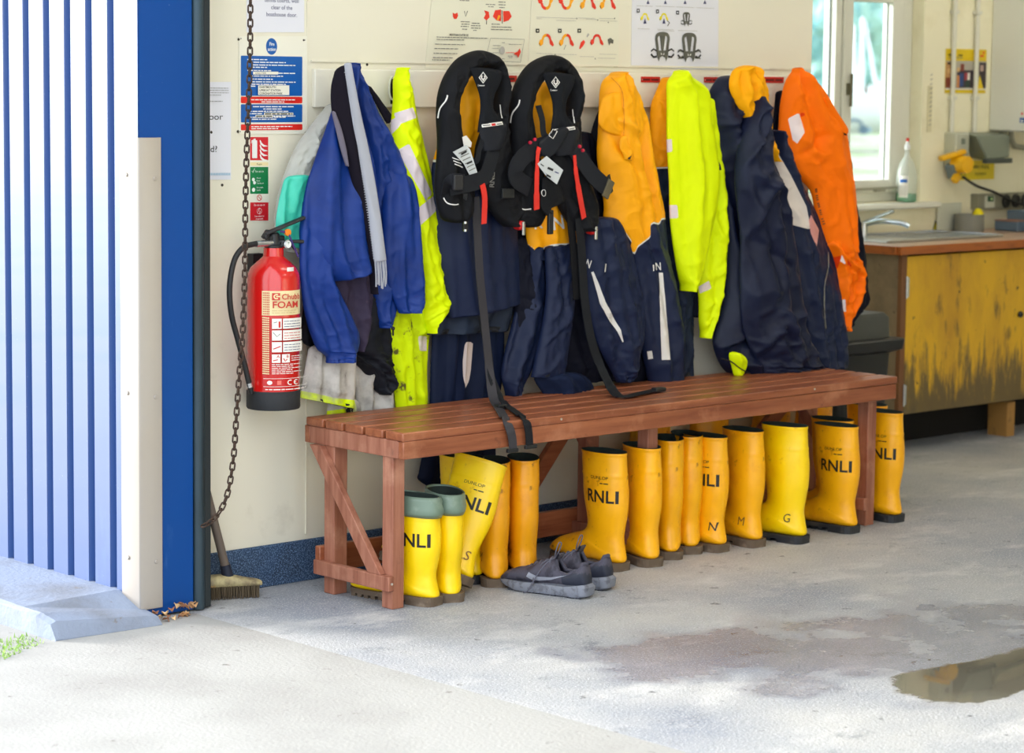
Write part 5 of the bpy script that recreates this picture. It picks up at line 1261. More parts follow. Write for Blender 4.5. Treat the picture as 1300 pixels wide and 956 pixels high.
def ctext(A, t, u, v, h, m, ang=0, ws=1, bold=False, align='l', fore=.74):
    """print traced in photo coordinates; baseline angle in degrees (down-right positive)"""
    a = math.radians(ang); dx = (math.cos(a)*fore, math.sin(a)*fore); dy = (math.sin(a)*.9, -math.cos(a))
    return A.text(t, u, v, h, m, align=align, ws=ws, bold=bold, dirs=(dx, dy))
def piping(name, pts, w, m, parent, surf, off=.0015):
    A = Art(); q = cr([tuple(p) for p in pts], max(8, len(pts)*6)); A.line(q, w, m); return A.build(name, pf(surf), parent, sub=3, offset=off)

# ---- polythene bag behind the blue jacket
t = thing('plastic_bag', 'crumpled clear plastic bag hanging between fire signs and blue jacket', 'bag', tuple(Y(390, 150, -.05)))
pv = mat('clear polythene', (222, 222, 214), .25, alpha=.50, spec=.7, bump=[(22, .8, .012)])
mat('clear polythene', (0, 0, 0))
drape('bag_film', [(412, 135, 430, 128), (392, 160, 425, 160), (372, 190, 420, 190), (358, 225, 410, 225), (349, 260, 405, 262), (347, 290, 405, 300), (352, 318, 400, 325)], -.050, .03, pv, t, crin=(.009, 18), seed=3, hem=False, drap=(.012, 14, 5))
drape('teal_sheet', [(362, 222, 402, 222), (354, 255, 402, 255), (350, 285, 400, 290), (355, 312, 398, 318)], -.092, .012, mat('teal plastic sheet', (60, 196, 170), .4, bump=[(30, .4, .006)]), t, seed=4, hem=False)

# ---- royal blue jacket
t = thing('blue_jacket', 'royal blue jacket with elastic cuffs and dark lining, leftmost on the rail', 'jacket', tuple(Y(440, 85, -.06)))
bj = cloth('royal blue nylon', blu, rough=.52, bump=NY, spec=.35, dirt=((2, 38, 108), 5, .5, .7))
blin = cloth('dark plum lining', (58, 50, 70)); bblk = cloth('black fleece facing', (24, 20, 30), rough=.9)
drape('quilted_liner', [(385, 370, 498, 370), (382, 410, 500, 410), (384, 436, 501, 442), (424, 450, 501, 462), (455, 466, 501, 478), (470, 490, 500, 490), (479, 502, 494, 498)], -.055, .03, cloth('black quilted liner', (26, 28, 36), rough=.6), t, seed=5, folds=[(.1, .3, .95, .45, .01, .02), (.1, -.3, .95, .1, -.012, .02)], crin=(.006, 20))
drape('body', [(432, 84, 450, 80), (424, 120, 452, 112), (411, 165, 462, 155), (398, 203, 472, 200), (388, 235, 478, 232), (381, 270, 482, 268), (379, 300, 484, 298), (388, 330, 480, 322), (417, 358, 470, 341)], -.115, .05, bj, t, seed=6, folds=[(.15, .1, .95, -.15, -.022, .014), (.35, -.45, .98, -.35, .014, .03), (.3, .45, .98, .35, .012, .03)], drap=(.012, 14, 1.2), crin=(.0015, 14), lin=blin)
drape('lining', [(417, 340, 474, 332), (420, 360, 474, 362), (432, 385, 473, 390), (444, 415, 469, 420), (450, 445, 460, 447)], -.095, .025, blin, t, seed=7, hem=False)
drape('sleeve', [(386, 228, 425, 228, -.075, .015), (380, 290, 424, 290, -.118, .034), (379, 335, 420, 345), (381, 370, 432, 374), (386, 400, 446, 402), (393, 425, 456, 426), (401, 443, 455, 443), (411, 452, 450, 450), (412, 461, 447, 458)], -.125, .036, bj, t, seed=8, folds=[(.4, -.1, .9, .15, -.012, .012), (.55, .4, .95, .2, -.010, .01)], gather=(.86, .004, 15), crin=(.002, 16))
drape('body', [(442, 80, 451, 79), (448, 105, 466, 108), (454, 140, 482, 143), (462, 175, 497, 175), (466, 210, 510, 205), (466, 250, 520, 250), (468, 290, 520, 292), (468, 330, 516, 332), (470, 375, 506, 378), (474, 405, 500, 408), (477, 417, 498, 414)], -.085, .035, bj, t, seed=9, folds=[(.05, .2, .5, -.1, -.014, .010), (.4, -.2, .55, .5, -.014, .012), (.42, .6, .5, -.4, .012, .010)], lin=bblk)
drape('sleeve', [(486, 200, 514, 198, -.075, .012), (486, 235, 524, 232, -.108, .028), (484, 265, 531, 262), (484, 300, 535, 300), (486, 335, 537, 336), (492, 365, 538, 366), (500, 385, 536, 386), (505, 398, 532, 396)], -.120, .032, bj, t, seed=10, folds=[(.2, -.4, .8, 0, -.008, .012), (.1, .3, .7, .45, .006, .02)], gather=(.88, .004, 13), crin=(.002, 16))
drape('collar', [(462, 108, 470, 108), (472, 124, 484, 128), (480, 138, 497, 146), (487, 152, 499, 152), (490, 157, 494, 156)], -.070, .012, bblk, t, seed=11, drap=None, hem=False)
drape('facing', [(424, 92, 438, 80), (419, 112, 441, 104), (420, 140, 446, 138), (427, 165, 451, 165), (437, 200, 457, 200), (447, 240, 463, 240), (455, 280, 470, 278), (463, 320, 473, 318), (468, 350, 477, 346), (471, 374, 478, 372)], -.155, .024, bblk, t, seed=12, drap=(.004, 14, 2), crin=None)
drape('grey_edge', [(420, 142, 425, 140), (426, 165, 434, 165), (432, 190, 440, 190), (438, 210, 443, 212)], -.168, .008, cloth('grey trim', (110, 104, 118)), t, drap=None, crin=None, hem=False)
b = B(); p = Y(499, 417, -.12); b.lathe(p, [(.002, -.004), (.006, -.002), (.006, .002), (.002, .004)], 12, 'y').box(p.x-.002, p.y-.002, p.z-.022, p.x+.002, p.y+.002, p.z); b.build('zip_pull', black_pl, t, smooth=True)
# ---- scarf
t = thing('scarf', 'narrow pale grey knitted scarf with a fringe hanging over the blue jacket', 'scarf', tuple(Y(440, 82, -.2)))
sg = cloth('pale grey knit', (172, 174, 184), rough=.9, bump=[(500, .6, .002)])
so_ = drape('knit_band', [(437, 80, 445, 79), (440, 105, 450, 105), (446, 145, 458, 145), (453, 185, 467, 185), (460, 225, 475, 225), (467, 265, 481, 265), (471, 300, 486, 300), (475, 332, 490, 330)], -.180, .010, sg, t, drap=(.002, 20, 3), crin=None, corr=False)
b = B()
for k in range(7):
    u = 475.5+k*2.2; ribbon('f', P3((u, 328, -.184), (u+1.5+.5*math.sin(k*2), 348, -.186), (u+1.6+1.0*math.sin(k*3), 364+3*math.sin(k*5), -.184)), .0038, sg, None, b=b)
b.build('fringe', sg, t, smooth=True, angle=40)
b = B()
for k in range(74):
    s = k/73; v = 92+236*s; u = 438.4+(475-438.4)*s**.86; b.bar(Y(u-1.2, v, -.186), Y(u+.8, v, -.187), .0022, .0025)
b.build('serrated_edge', sg, t)

# ---- dirty reversed hi-vis jacket under the blue one
t = thing('dirty_hi_vis_jacket', 'soiled grey-white jacket with lime hem drooping below the blue sleeve', 'jacket', tuple(Y(430, 440, -.06)))
gz = cloth('soiled grey lining fabric', (196, 192, 186), zones=[('hem', (216, 240, 0))], dirt=[((148, 144, 140), 9, .45, .65), ((104, 98, 90), 18, .60, .72)])
drape('back_panel', [(436, 440, 502, 440), (444, 470, 502, 470), (450, 500, 501, 500), (456, 531, 500, 526)], -.045, .03, gz, t, seed=14, folds=[(0, 0, 1, -.1, -.014, .012)])
drape('lower_fold', [(418, 498, 452, 505), (415, 515, 457, 516), (414, 533, 459, 529)], -.052, .022, gz, t, seed=15, zones=[('hem', [[(412, 522), (440, 518), (462, 520), (462, 535), (412, 536)], [(437, 500), (447, 500), (458, 532), (446, 532)]])])
drape('front_flap', [(392, 436, 452, 436), (388, 458, 452, 460), (384, 480, 451, 494), (381, 498, 450, 509), (380.5, 505, 449.5, 519)], -.085, .025, gz, t, seed=16, crin=(.003, 14), zones=[('hem', [(370, 494), (400, 499), (425, 505), (460, 509), (460, 530), (370, 520)])])

# ---- lime hi-vis jacket, left
t = thing('hi_vis_jacket', 'lime hi-vis jacket with silver bands and grimy hem beside the blue jacket', 'jacket', tuple(Y(508, 88, -.06)))
limeg = cloth('grimy lime fabric', (206, 230, 0), zones=[('refl', silv)], dirt=[((158, 170, 20), 6, .48, .68), ((92, 88, 40), 22, .58, .66)], rough=.7)
drape('body', [(478, 375, 552, 375), (484, 400, 548, 405), (489, 430, 545, 430), (494, 460, 543, 460), (499, 492, 543, 492), (502, 524, 543, 519)], -.060, .028, limeg, t, seed=18, drap=(.008, 18, 1.5), zones=[('refl', [(530, 426), (541.8, 427), (541.8, 446), (532.8, 445.5)])], folds=[(.0, -.1, .9, -.5, -.006, .01)])
RB = [[(499, 144), (524.5, 136), (529, 149.5), (507, 158)], [(489, 155), (504, 149), (508, 160), (497, 171)], [(504, 191), (519.5, 182), (549, 246), (540, 254)], [(527, 267), (550, 249), (556, 266), (530, 290)]]
drape('sleeve', [(504, 87, 514, 84), (497, 100, 520, 98), (497, 125, 527, 120), (495, 150, 531, 146), (494, 180, 537, 175), (496, 215, 544, 210), (504, 250, 550, 245), (513, 285, 555, 280), (522, 320, 560, 315), (528, 350, 564, 345), (531, 375, 570, 370), (533, 395, 573, 388), (535, 412, 556, 404), (540, 424, 547, 420)], -.085, .036, limem, t, seed=19, drap=(.008, 14, 2), zones=[('refl', RB)], folds=[(.25, -.6, .36, .8, -.012, .010), (.29, .3, .36, -.3, .010, .010), (.02, .1, .25, .3, -.007, .007), (.78, -.3, .88, .9, -.012, .010), (.6, -.2, .82, .2, -.008, .012)], hem=False)
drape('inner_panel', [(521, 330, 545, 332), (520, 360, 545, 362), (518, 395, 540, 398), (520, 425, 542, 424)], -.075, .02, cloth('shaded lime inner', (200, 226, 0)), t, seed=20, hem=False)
p = Y(498, 112, -.05); B().tube([p+V((.012*math.cos(a), .0, .034*math.sin(a))) for a in [i*2*math.pi/20 for i in range(20)]], .003, 8, closed=True).build('hanging_loop', mat('white hanger loop', (220, 218, 206), .5), t, smooth=True)

# ---- navy jacket and trousers under the first lifejacket
t = thing('navy_jacket', 'navy jacket with yellow hood and shoulders under the first lifejacket', 'jacket', tuple(Y(600, 95, -.06)))
jz = cloth('navy and yellow shell', navy, zones=[('yel', yel), ('pipe', (222, 220, 214))], rough=.55, bump=NY, spec=.28)
drape('body', [(590, 92, 610, 90), (576, 108, 620, 105), (571, 140, 630, 135), (562, 165, 642, 160), (551, 195, 650, 190), (546, 225, 655, 225), (548, 270, 656, 265), (553, 315, 657, 312), (560, 360, 659, 350), (568, 404, 661, 384)], -.10, .052, jz, t, seed=22, drap=(.012, 12, 1.0), crin=(.002, 12), zones=[('pipe', [(530, 201), (560, 203), (670, 203), (670, 206.5), (560, 206.5), (530, 205)]), ('yel', [(530, 60), (670, 60), (670, 203), (560, 203), (530, 201)])], folds=[(.2, -.2, .5, -.35, -.012, .012)])
nv = cloth('navy shell fabric', navy, rough=.55, bump=NY, spec=.28); dn = cloth('dark navy fabric', dnavy, rough=.65)
t = thing('dark_jacket', 'dark slate jacket hem showing beneath the navy jacket', 'jacket', tuple(Y(590, 385, -.05)))
drape('body', [(566, 380, 650, 372), (556, 400, 650, 395), (547, 414, 648, 408), (541, 425, 646, 420)], -.080, .034, cloth('slate shell', (38, 46, 62), rough=.6), t, seed=23)
drape('sleeve', [(648, 300, 668, 300), (650, 340, 672, 340), (651, 385, 676, 390), (650, 430, 672, 430)], -.10, .03, dn, t, seed=24, folds=[(.6, -1, .62, 1, -.006, .006), (.72, -1, .74, 1, -.006, .006)])
t = thing('waterproof_trousers', 'navy waterproof trousers with a white dart hanging down behind the bench', 'trousers', tuple(Y(590, 420, -.05)))
tz = cloth('navy trouser fabric', (18, 28, 54), zones=[('flash', (222, 206, 200))], rough=.6, bump=NY)
drape('legs', [(548, 412, 640, 410), (547, 440, 640, 438), (546, 470, 638, 470), (545, 505, 634, 500), (542, 540, 630, 530), (537, 570, 628, 566), (532, 598, 629, 590), (531, 609, 624, 606), (548, 620, 612, 618), (560, 625, 590, 624)], -.052, .026, tz, t, seed=25, drap=(.012, 22, .8), crin=(.001, 12), zones=[('flash', [(591, 434), (600.5, 434), (597.5, 470), (592, 499), (588.5, 478), (587.5, 458)])], hem=False, folds=[(.05, -.1, .6, .05, -.010, .012), (.05, .5, .6, .55, -.010, .012)])

# ---- lifejackets
def lifejacket(label, du, dv, first):
    t = thing('lifejacket', label, 'lifejacket', tuple(Y(605+du, 80+dv, -.2)), group='black lifejackets on the rail')
    def q(rows): return [tuple([r[0]+du, r[1]+dv, r[2]+du, r[3]+dv]+list(r[4:])) for r in rows]
    y = -.185
    lobe = q([(563, 282, 590, 284), (556, 262, 600, 262), (553, 236, 600, 236), (555, 210, 594, 205), (557, 180, 586, 178), (556, 148, 580, 142), (558, 120, 583, 120), (566, 96, 589, 104), (580, 76, 598, 94), (597, 66, 605, 88), (612, 64, 612, 86), (627, 71, 622, 89), (638, 86, 627, 98), (642, 108, 629, 112), (641, 130, 628, 128), (638, 150, 626, 146)])
    o = drape('collar_lobe', lobe, y, .040, blk2, t, seed=31+first, drap=(.004, 20, 8), crin=(.003, 18), hem=False, corr=False, ymax=-.09, back=.8)
    o2 = drape('front_lobe', q([(624, 140, 641, 138), (612, 165, 643, 160), (604, 190, 646, 185), (604, 215, 652, 212), (610, 240, 660, 238), (620, 262, 666, 258), (632, 280, 664, 278), (642, 288, 656, 287)]), y+.0, .038, blk2, t, seed=33+first, drap=(.004, 20, 6), crin=(.003, 18), hem=False, corr=False, back=.8, ymax=-.09)
    pn = drape('back_yoke', q([(594, 84, 638, 88), (598, 92, 637, 97), (604, 106, 633, 108), (609, 122, 627, 122), (610, 138, 626, 138), (608, 152, 634, 150), (606, 168, 641, 163)]), y-.038, .014, blk3, t, seed=35, drap=(.002, 20, 6), crin=(.001, 18), hem=False, corr=False, back=.6, ymax=-.16)
    pk = drape('front_pocket', q([(608, 156, 642, 152), (609, 170, 643, 166), (612, 184, 638, 182), (614, 192, 634, 190)]), y-.045, .016, mat('charcoal pocket', (30, 32, 38), .7, spec=.2), t, seed=36, drap=None, crin=(.001, 18), hem=False, corr=False, ymax=-.17)
    A = Art(); cx_, cy_ = 613+du, 98.5+dv
    A.poly([(cx_, cy_-7.5), (cx_+5.6, cy_), (cx_, cy_+7.5), (cx_-5.6, cy_)], pipe_w); A.poly([(cx_, cy_-6), (cx_+4.3, cy_), (cx_, cy_+6), (cx_-4.3, cy_)], blk3)
    A.ring(cx_, cy_-.3, 2.9, 1.5, pipe_w, a0=-60, a1=240, ry=3.2); A.poly([(cx_-.9, cy_+1), (cx_+.9, cy_+1), (cx_+.9, cy_+4.4), (cx_-.9, cy_+4.4)], pipe_w)
    ctext(A, 'Crewsaver', cx_-6.6, cy_+10.6, 2.2, pipe_w, ang=3, ws=.72, bold=True, fore=.85)
    A.build('logo', pf(pn, y-.05), t, sub=3, offset=.0012)
    A = Art(); A.poly([(611+du, 158.5+dv), (637+du, 155+dv), (638+du, 158.5+dv), (612+du, 162+dv)], pipe_w); A.poly([(623+du, 157.3+dv), (628+du, 156.6+dv), (629+du, 159.4+dv), (624+du, 160.2+dv)], redb); A.line([(613+du, 160+dv), (622+du, 159+dv)], .9, blk3); A.line([(630+du, 158.2+dv), (636+du, 157.3+dv)], .9, blk3)
    A.build('printed_strip', pf([pk, pn], y-.06), t, sub=3, offset=.0015)
    A = Art(); A.line(cr([(568+du, 121+dv), (566+du, 128+dv), (559+du, 138+dv), (556.5+du, 150+dv)], 14), 1.7, pipe_w); A.line(cr([(563+du, 251+dv), (567+du, 257+dv), (575+du, 260+dv), (582+du, 259+dv)], 12), 1.5, pipe_w)
    A.line([(635.5+du, 133+dv), (636.8+du, 150+dv)], 1.2, pipe_w)
    A.build('reflective_piping', pf([o, o2], y-.04), t, sub=3, offset=.0015)
    subpart(kid(t, 'logo'), pn); subpart(kid(t, 'printed_strip'), pk)
    # red light on the lobe tip
    p = Y(659+du, 286+dv, y-.02)
    B().lathe((p.x, p.y, p.z), [(.004, -.020), (.014, -.014), (.016, 0), (.014, .014), (.004, .018)], 20, 'y').build('red_light', redb, t, smooth=True)
    B().box(p.x-.006, p.y-.024, p.z-.03, p.x+.004, p.y-.018, p.z+.012).build('light_clip', steel, t, bevel=.002)
    return t, y
redn = mat('dark red light', (150, 16, 30), .4)
t, y = lifejacket('black lifejacket hanging on the left, lettered RNLI on its front lobe', 0, 0, 0)
lobj = [c for c in t.children if c.name.startswith('front_lobe')]
A = Art(); ctext(A, 'RNLI', 627, 238, 6.6, mat('grey print', (120, 118, 112), .6), ang=-88, fore=1.05, ws=.95, bold=True); A.build('lettering', pf(lobj, y-.05), t, sub=2, offset=.0012)
A = Art()
for k in range(3): A.line([(574+k*1.5, 200+k*4.0), (583+k*2, 203.5+k*4.4)], 1.2, pipe_w)
A.build('reflective_marks', pf([c for c in t.children if c.name.startswith('collar_lobe')], y-.05), t, sub=3, offset=.0015)
tagm = mat('printed care label', (200, 204, 204), .5)
def card(name, pts, y_, parent, th=.001, m=tagm):
    q = [Y(u, v, y_+dy) for u, v, dy in pts]; return B().prism(q, (0, th, 0)).build(name, m, parent)
c_ = card('paper_tag', [(575, 193, -.002), (592, 184, -.004), (597, 190, -.006), (606, 219, -.01), (596, 222, -.004), (589, 208, -.002)], y-.050, t)
A = Art()
for k in range(6): A.line([(582+k*2.6, 195+k*4.4), (593+k*2.0, 190+k*4.6)], 1.2, greyp)
A.line([(585, 196), (592, 192)], 2.2, kprint); A.line([(592, 208), (599, 205)], 2.0, kprint); A.build('tag_print', pf(c_), t, sub=3, offset=.0008)
card('paper_tag', [(587, 174, 0), (592, 172, 0), (599, 181, 0), (598, 187, 0), (589, 186, 0)], y-.045, t, m=pipe_w)
ribbon('waist_strap', P3((570, 238, y-.045), (590, 234, y-.060), (606, 230, y-.062), (616, 222, y-.060), (622, 205, y-.055), (626, 190, y-.05)), .050, blk, t, th=.004)
ribbon('waist_strap', P3((566, 245, y-.03), (570, 234, y-.055), (577, 231, y-.066), (588, 232, y-.062)), .052, mat('charcoal webbing', (30, 32, 38), .7, spec=.2), t, th=.004)
B().box(0, 0, 0, .036, .014, .046, Matrix.Translation(Y(577, 242, y-.078))).build('adjuster_block', mat('black block', (34, 34, 38), .5), t, bevel=.004)
ribbon('pull_tab', P3((612, 234, y-.068), (615, 252, y-.062), (614, 284, y-.05)), .020, redw, t)
ribbon('thigh_strap', P3((582, 150+40, y-.03), (603, 205, y-.05), (608, 190, y-.052), (612, 178, y-.05)), .018, blk, t)
B().box(0, 0, 0, .050, .012, .030, Matrix.Translation(Y(638, 252, y-.05))).build('buckle', black_pl, t, bevel=.002)
bk = B()
for k in (0, 1): bk.tube([Y(589+k*1.5, 246, y-.06), Y(588.6+k, 252, y-.062), Y(591+k, 254, y-.062), Y(592.5+k, 246, y-.06)], .0016, 6)
bk.build('buckle', black_pl, t, bevel=.002); bk = B()
bk.box(0, 0, 0, .018, .010, .048, Matrix.Translation(Y(589, 294, y-.035)))
bk.build('buckle', black_pl, t, bevel=.002)
B().cyl(Y(590.5, 281, y-.046), Y(590.5, 284, y-.046), .005).cyl(Y(590.5, 291, y-.046), Y(590.5, 294, y-.046), .005).build('buckle_pin', steel, t)
grw = mat('grey brown webbing', (50, 48, 54), .7, bump=[(400, .2, .001)])
zt = .5155
ribbon('crotch_strap', P3((603, 250, y-.025), (606, 300, y-.02), (609, 350, y-.01), (614, 400, y+.00), (618, 440, y-.01), (621, 470, y-.02))+[Z(626, 505, zt+.02), Z(634, 520, zt), Z(641, 532, zt), Y(647, 545, -.5525), Y(650, 557, -.5535), Y(651, 571, -.5535)], .030, grw, t, nrm=[V((0, -1, 0))]*6+[V((0, -.5, 1))]+[V((0, -.3, 1))]*3+[V((0, -1, .5))]+[V((0, -1, 0))]*3, n=80)
ribbon('crotch_strap', P3((611, 400, y+.006), (620, 450, y-.005), (624, 480, y-.03))+[Z(637, 508, zt+.012), Z(650, 520, zt+.003), Z(661, 528, zt+.002), Y(668, 536, -.5525), Y(671, 550, -.5535), Y(672, 566, -.5535)], .028, blk, t, nrm=[V((0, -1, 0))]*4+[V((0, -.5, 1))]+[V((0, -.3, 1))]*2+[V((0, -1, .5))]+[V((0, -1, 0))]*3, n=70)
B().box(-.020, -.006, -.006, .020, .006, .006, Matrix.Translation(Y(650.5, 572, -.5535))).build('strap_end', black_pl, t, bevel=.002)
B().box(-.020, -.006, -.006, .024, .006, .006, Matrix.Translation(Y(673, 567, -.5535))).build('strap_end', black_pl, t, bevel=.002)
p = Z(634, 516, zt+.006); B().box(p.x-.012, p.y-.012, p.z-.006, p.x+.022, p.y+.012, p.z+.006).build('slider_buckle', black_pl, t, bevel=.003)

t, y = lifejacket('black lifejacket hanging on the right, wrapped in grey belts with red pull tabs', 92, 6, 3)
ribbon('shoulder_strap', P3((683, 134, y-.03), (688, 152, y-.042), (690, 170, y-.05), (699, 180, y-.055)), .022, blk, t)
pd = drape('buckle_pad', [(690, 174, 718, 158), (684, 182, 722, 166), (688, 196, 716, 178), (694, 201, 708, 190)], y-.062, .010, mat('charcoal pocket', (0, 0, 0)), t, drap=None, crin=None, hem=False, corr=False)
A = Art(); A.line([(697, 172), (702, 164), (707, 167), (701.5, 176), (696.5, 172.5)], 1.0, pipe_w); A.build('buckle_print', pf(pd, y-.08), t, sub=3, offset=.0015)
ribbon('waist_belt', P3((692, 184, y-.050), (670, 194, y-.060), (656, 210, y-.066), (655, 226, y-.060), (672, 238, y-.045)), .058, mat('charcoal webbing', (0, 0, 0)), t, th=.004)
ribbon('waist_belt', P3((722, 180, y-.045), (736, 200, y-.055), (752, 222, y-.062), (768, 236, y-.060), (775, 232, y-.04)), .056, mat('charcoal webbing', (0, 0, 0)), t, th=.004)
B().box(-.014, -.004, -.030, .014, .004, .030, Matrix.Translation(Y(772, 240, y-.065)) @ Matrix.Rotation(.5, 4, 'Y')).build('belt_end', mat('olive binding', (92, 84, 62), .6), t, bevel=.002)
ribbon('pull_tab', P3((684, 187, y-.066), (682, 200, y-.070), (681, 235, y-.066), (681, 266, y-.056)), [.016, .013, .017, .022], redw, t)
ribbon('pull_tab', P3((729, 197, y-.058), (731, 220, y-.056), (736, 250, y-.050), (741, 277, y-.040)), [.012, .016, .020, .020], redw, t)
c_ = card('paper_tag', [(682, 208, 0), (694, 198, -.004), (715, 216, -.012), (707, 234, -.006), (694, 224, 0)], y-.072, t)
A = Art(); A.line([(695, 213), (702, 216)], 3, kprint); A.line([(692, 221), (699, 225)], 2.4, kprint); A.line([(704, 218), (709, 220)], 1.4, navyp); A.line([(686, 208), (690, 211)], 1.2, kprint); A.build('tag_print', pf(c_), t, sub=3, offset=.0008)
fl_ = drape('black_flap', [(688, 224, 700, 224), (688, 240, 712, 238), (686, 258, 716, 256), (689, 268, 700, 264), (694, 274, 702, 270)], y-.048, .008, blk2, t, drap=None, crin=(.001, 20), hem=False, corr=False)
A = Art(); A.ring(690, 245, 2.6, .6, pipe_w, ry=4.5); A.build('flap_print', pf(fl_, y-.06), t, sub=2, offset=.0015)
B().box(-.010, -.006, -.040, .010, .006, .035, Matrix.Translation(Y(698.5, 281, y-.05))).build('buckle', black_pl, t, bevel=.003)
for u, v in ((673, 181), (679, 177), (736, 186), (740, 191)):
    p = Y(u, v, y-.07); B().lathe((p.x, p.y, p.z), [(.001, -.006), (.0055, -.003), (.0055, .003), (.001, .006)], 14, 'y').build('red_bead', mat('crimson bead', (186, 14, 50), .35), t, smooth=True)
ribbon('crotch_strap', P3((726, 200, y-.03), (733, 260, y-.028), (738, 320, y-.02), (742, 380, y-.02), (750, 430, y-.03), (762, 465, y-.04))+[Z(778, 496, zt+.014), Z(790, 504, zt+.003), Z(812, 500, zt+.003), Z(838, 494, zt+.004)], .034, blk, t, nrm=[V((0, -1, 0))]*6+[V((0, -.6, 1))]+[V((0, 0, 1))]*4, n=80)
ribbon('crotch_strap', P3((716, 200, y-.02), (722, 260, y-.02), (728, 320, y-.012), (732, 380, y-.01)), .030, blk2, t)
p = Z(836, 495, zt+.006); B().box(p.x-.022, p.y-.012, p.z-.005, p.x+.024, p.y+.012, p.z+.008).build('slider_buckle', black_pl, t, bevel=.003)

# ---- second jacket, yellow with navy sleeves, under the second lifejacket
t = thing('yellow_navy_jacket', 'yellow jacket with navy sleeves and RN letters under the second lifejacket', 'jacket', tuple(Y(692, 100, -.06)))
dk_ = drape('back_panel', [(650, 170, 750, 165), (648, 230, 770, 230), (652, 300, 775, 295), (662, 360, 770, 350), (676, 420, 780, 420), (690, 490, 790, 480)], -.065, .036, dn, t, seed=40)
tor = drape('body', [(684, 104, 706, 102), (672, 130, 714, 126), (667, 165, 720, 160), (664, 200, 728, 196), (663, 240, 732, 236), (665, 275, 734, 272), (668, 308, 735, 306), (670, 330, 735, 330)], -.115, .042, jz, t, seed=41, drap=(.008, 14, 1.4), crin=(.002, 12), zones=[('yel', [(640, 80), (760, 80), (760, 308), (732, 308.5), (700, 311.5), (690, 315), (686, 325), (677, 316), (668, 309), (640, 300)]), ('pipe', [(640, 302), (668, 309), (677, 316), (685, 325), (686, 328), (690, 317), (700, 313), (732, 310.5), (760, 310), (760, 307), (732, 307.5), (700, 310), (690, 313.5), (686, 322), (677, 314), (668, 307), (640, 298)])], folds=[(.55, -.35, .98, -.45, -.016, .012)])
A = Art(); ctext(A, 'R', 677.5, 291, 15.5, pipe_w, ang=-9, fore=.82, bold=True); ctext(A, 'N', 701.5, 292, 17.5, pipe_w, ang=-9, fore=.82, bold=True); ctext(A, 'L', 727, 287, 17, pipe_w, ang=-9, fore=.7, bold=True)
A.build('lettering', pf(tor, -.16), t, sub=4, offset=.0012)
drape('sleeve', [(667, 308, 690, 318), (663, 335, 690, 335), (658, 370, 692, 370), (649, 410, 690, 410), (640, 445, 682, 445), (635, 475, 672, 475), (638, 492, 666, 492), (641, 507, 663, 505)], -.105, .036, nv, t, seed=42, folds=[(.1, .2, .4, -.3, -.012, .012), (.3, .3, .7, .2, .008, .02)], gather=(.86, .004, 11))
drape('sleeve', [(690, 312, 733, 307), (691, 335, 733, 332), (692, 370, 731, 370), (687, 410, 727, 410), (680, 445, 722, 443), (673, 479, 717, 477)], -.145, .034, nv, t, seed=43, folds=[(.0, -.6, .5, .1, -.014, .010), (.5, .2, .95, .05, .008, .02), (.5, .15, .42, .9, -.008, .008)], drap=(.006, 14, 1.2))
drape('gathered_waist', [(674, 476, 735, 470), (680, 488, 750, 484), (688, 500, 754, 496), (692, 507, 748, 504)], -.14, .045, cloth('navy ribbed cuff', (22, 32, 58), rough=.8), t, seed=44, gather=(0, .004, 34), hem=False)

# ---- third jacket, yellow over navy
t = thing('yellow_navy_jacket', 'yellow-topped navy jacket with white sleeve flash right of the lifejackets', 'jacket', tuple(Y(780, 95, -.06)))
jz2 = cloth('navy and yellow shell two', navy, zones=[('pipe', (222, 220, 214)), ('yel', yel)], rough=.52, bump=NY, spec=.3)
drape('back_panel', [(765, 125, 780, 120), (752, 160, 790, 160), (744, 200, 800, 200), (741, 250, 830, 250), (745, 310, 850, 300), (760, 380, 860, 380), (775, 440, 868, 440), (790, 492, 868, 484)], -.055, .034, dn, t, seed=46)
YP = [(730, 60), (860, 60), (860, 276), (840, 277), (838, 284), (826, 281), (826, 300), (810, 312), (806, 321), (799, 318), (802, 306), (792, 292), (778, 285), (764, 281), (730, 272)]
def offs(pl, d): return [(x, y+d) for x, y in pl]
bod = drape('body', [(776, 94, 790, 89), (763, 104, 800, 100), (759, 130, 812, 124), (758, 160, 822, 155), (757, 200, 828, 195), (762, 235, 836, 230), (766, 262, 842, 265), (768, 285, 846, 300), (790, 320, 850, 335), (800, 360, 858, 365), (806, 400, 864, 400), (812, 440, 869, 438), (822, 488, 867, 480)], -.115, .050, jz2, t, seed=47, drap=(.010, 12, 1.0), crin=(.003, 12),
    zones=[('pipe', offs(YP, 2.0)), ('yel', YP)], folds=[(.03, .1, .28, .15, -.018, .008), (.22, -.9, .27, .15, .016, .012), (.27, -.8, .38, .0, -.016, .012), (.28, .3, .62, .65, -.018, .012), (.31, .0, .6, .3, .014, .014), (.2, .9, .4, .2, -.012, .01)])
drape('storm_flap', [(766, 118, 806, 112), (761, 138, 812, 134), (760, 156, 816, 160), (768, 166, 812, 174), (784, 174, 800, 178)], -.150, .020, jz2, t, seed=70, zones=[('yel', YP)], drap=(.006, 16, 4), crin=(.003, 16))
drape('tie_tab', [(787, 172, 797, 172), (786, 186, 800, 186), (790, 196, 806, 194), (792, 202, 802, 204)], -.172, .010, jz2, t, seed=71, zones=[('yel', YP)], drap=None, crin=(.003, 20))
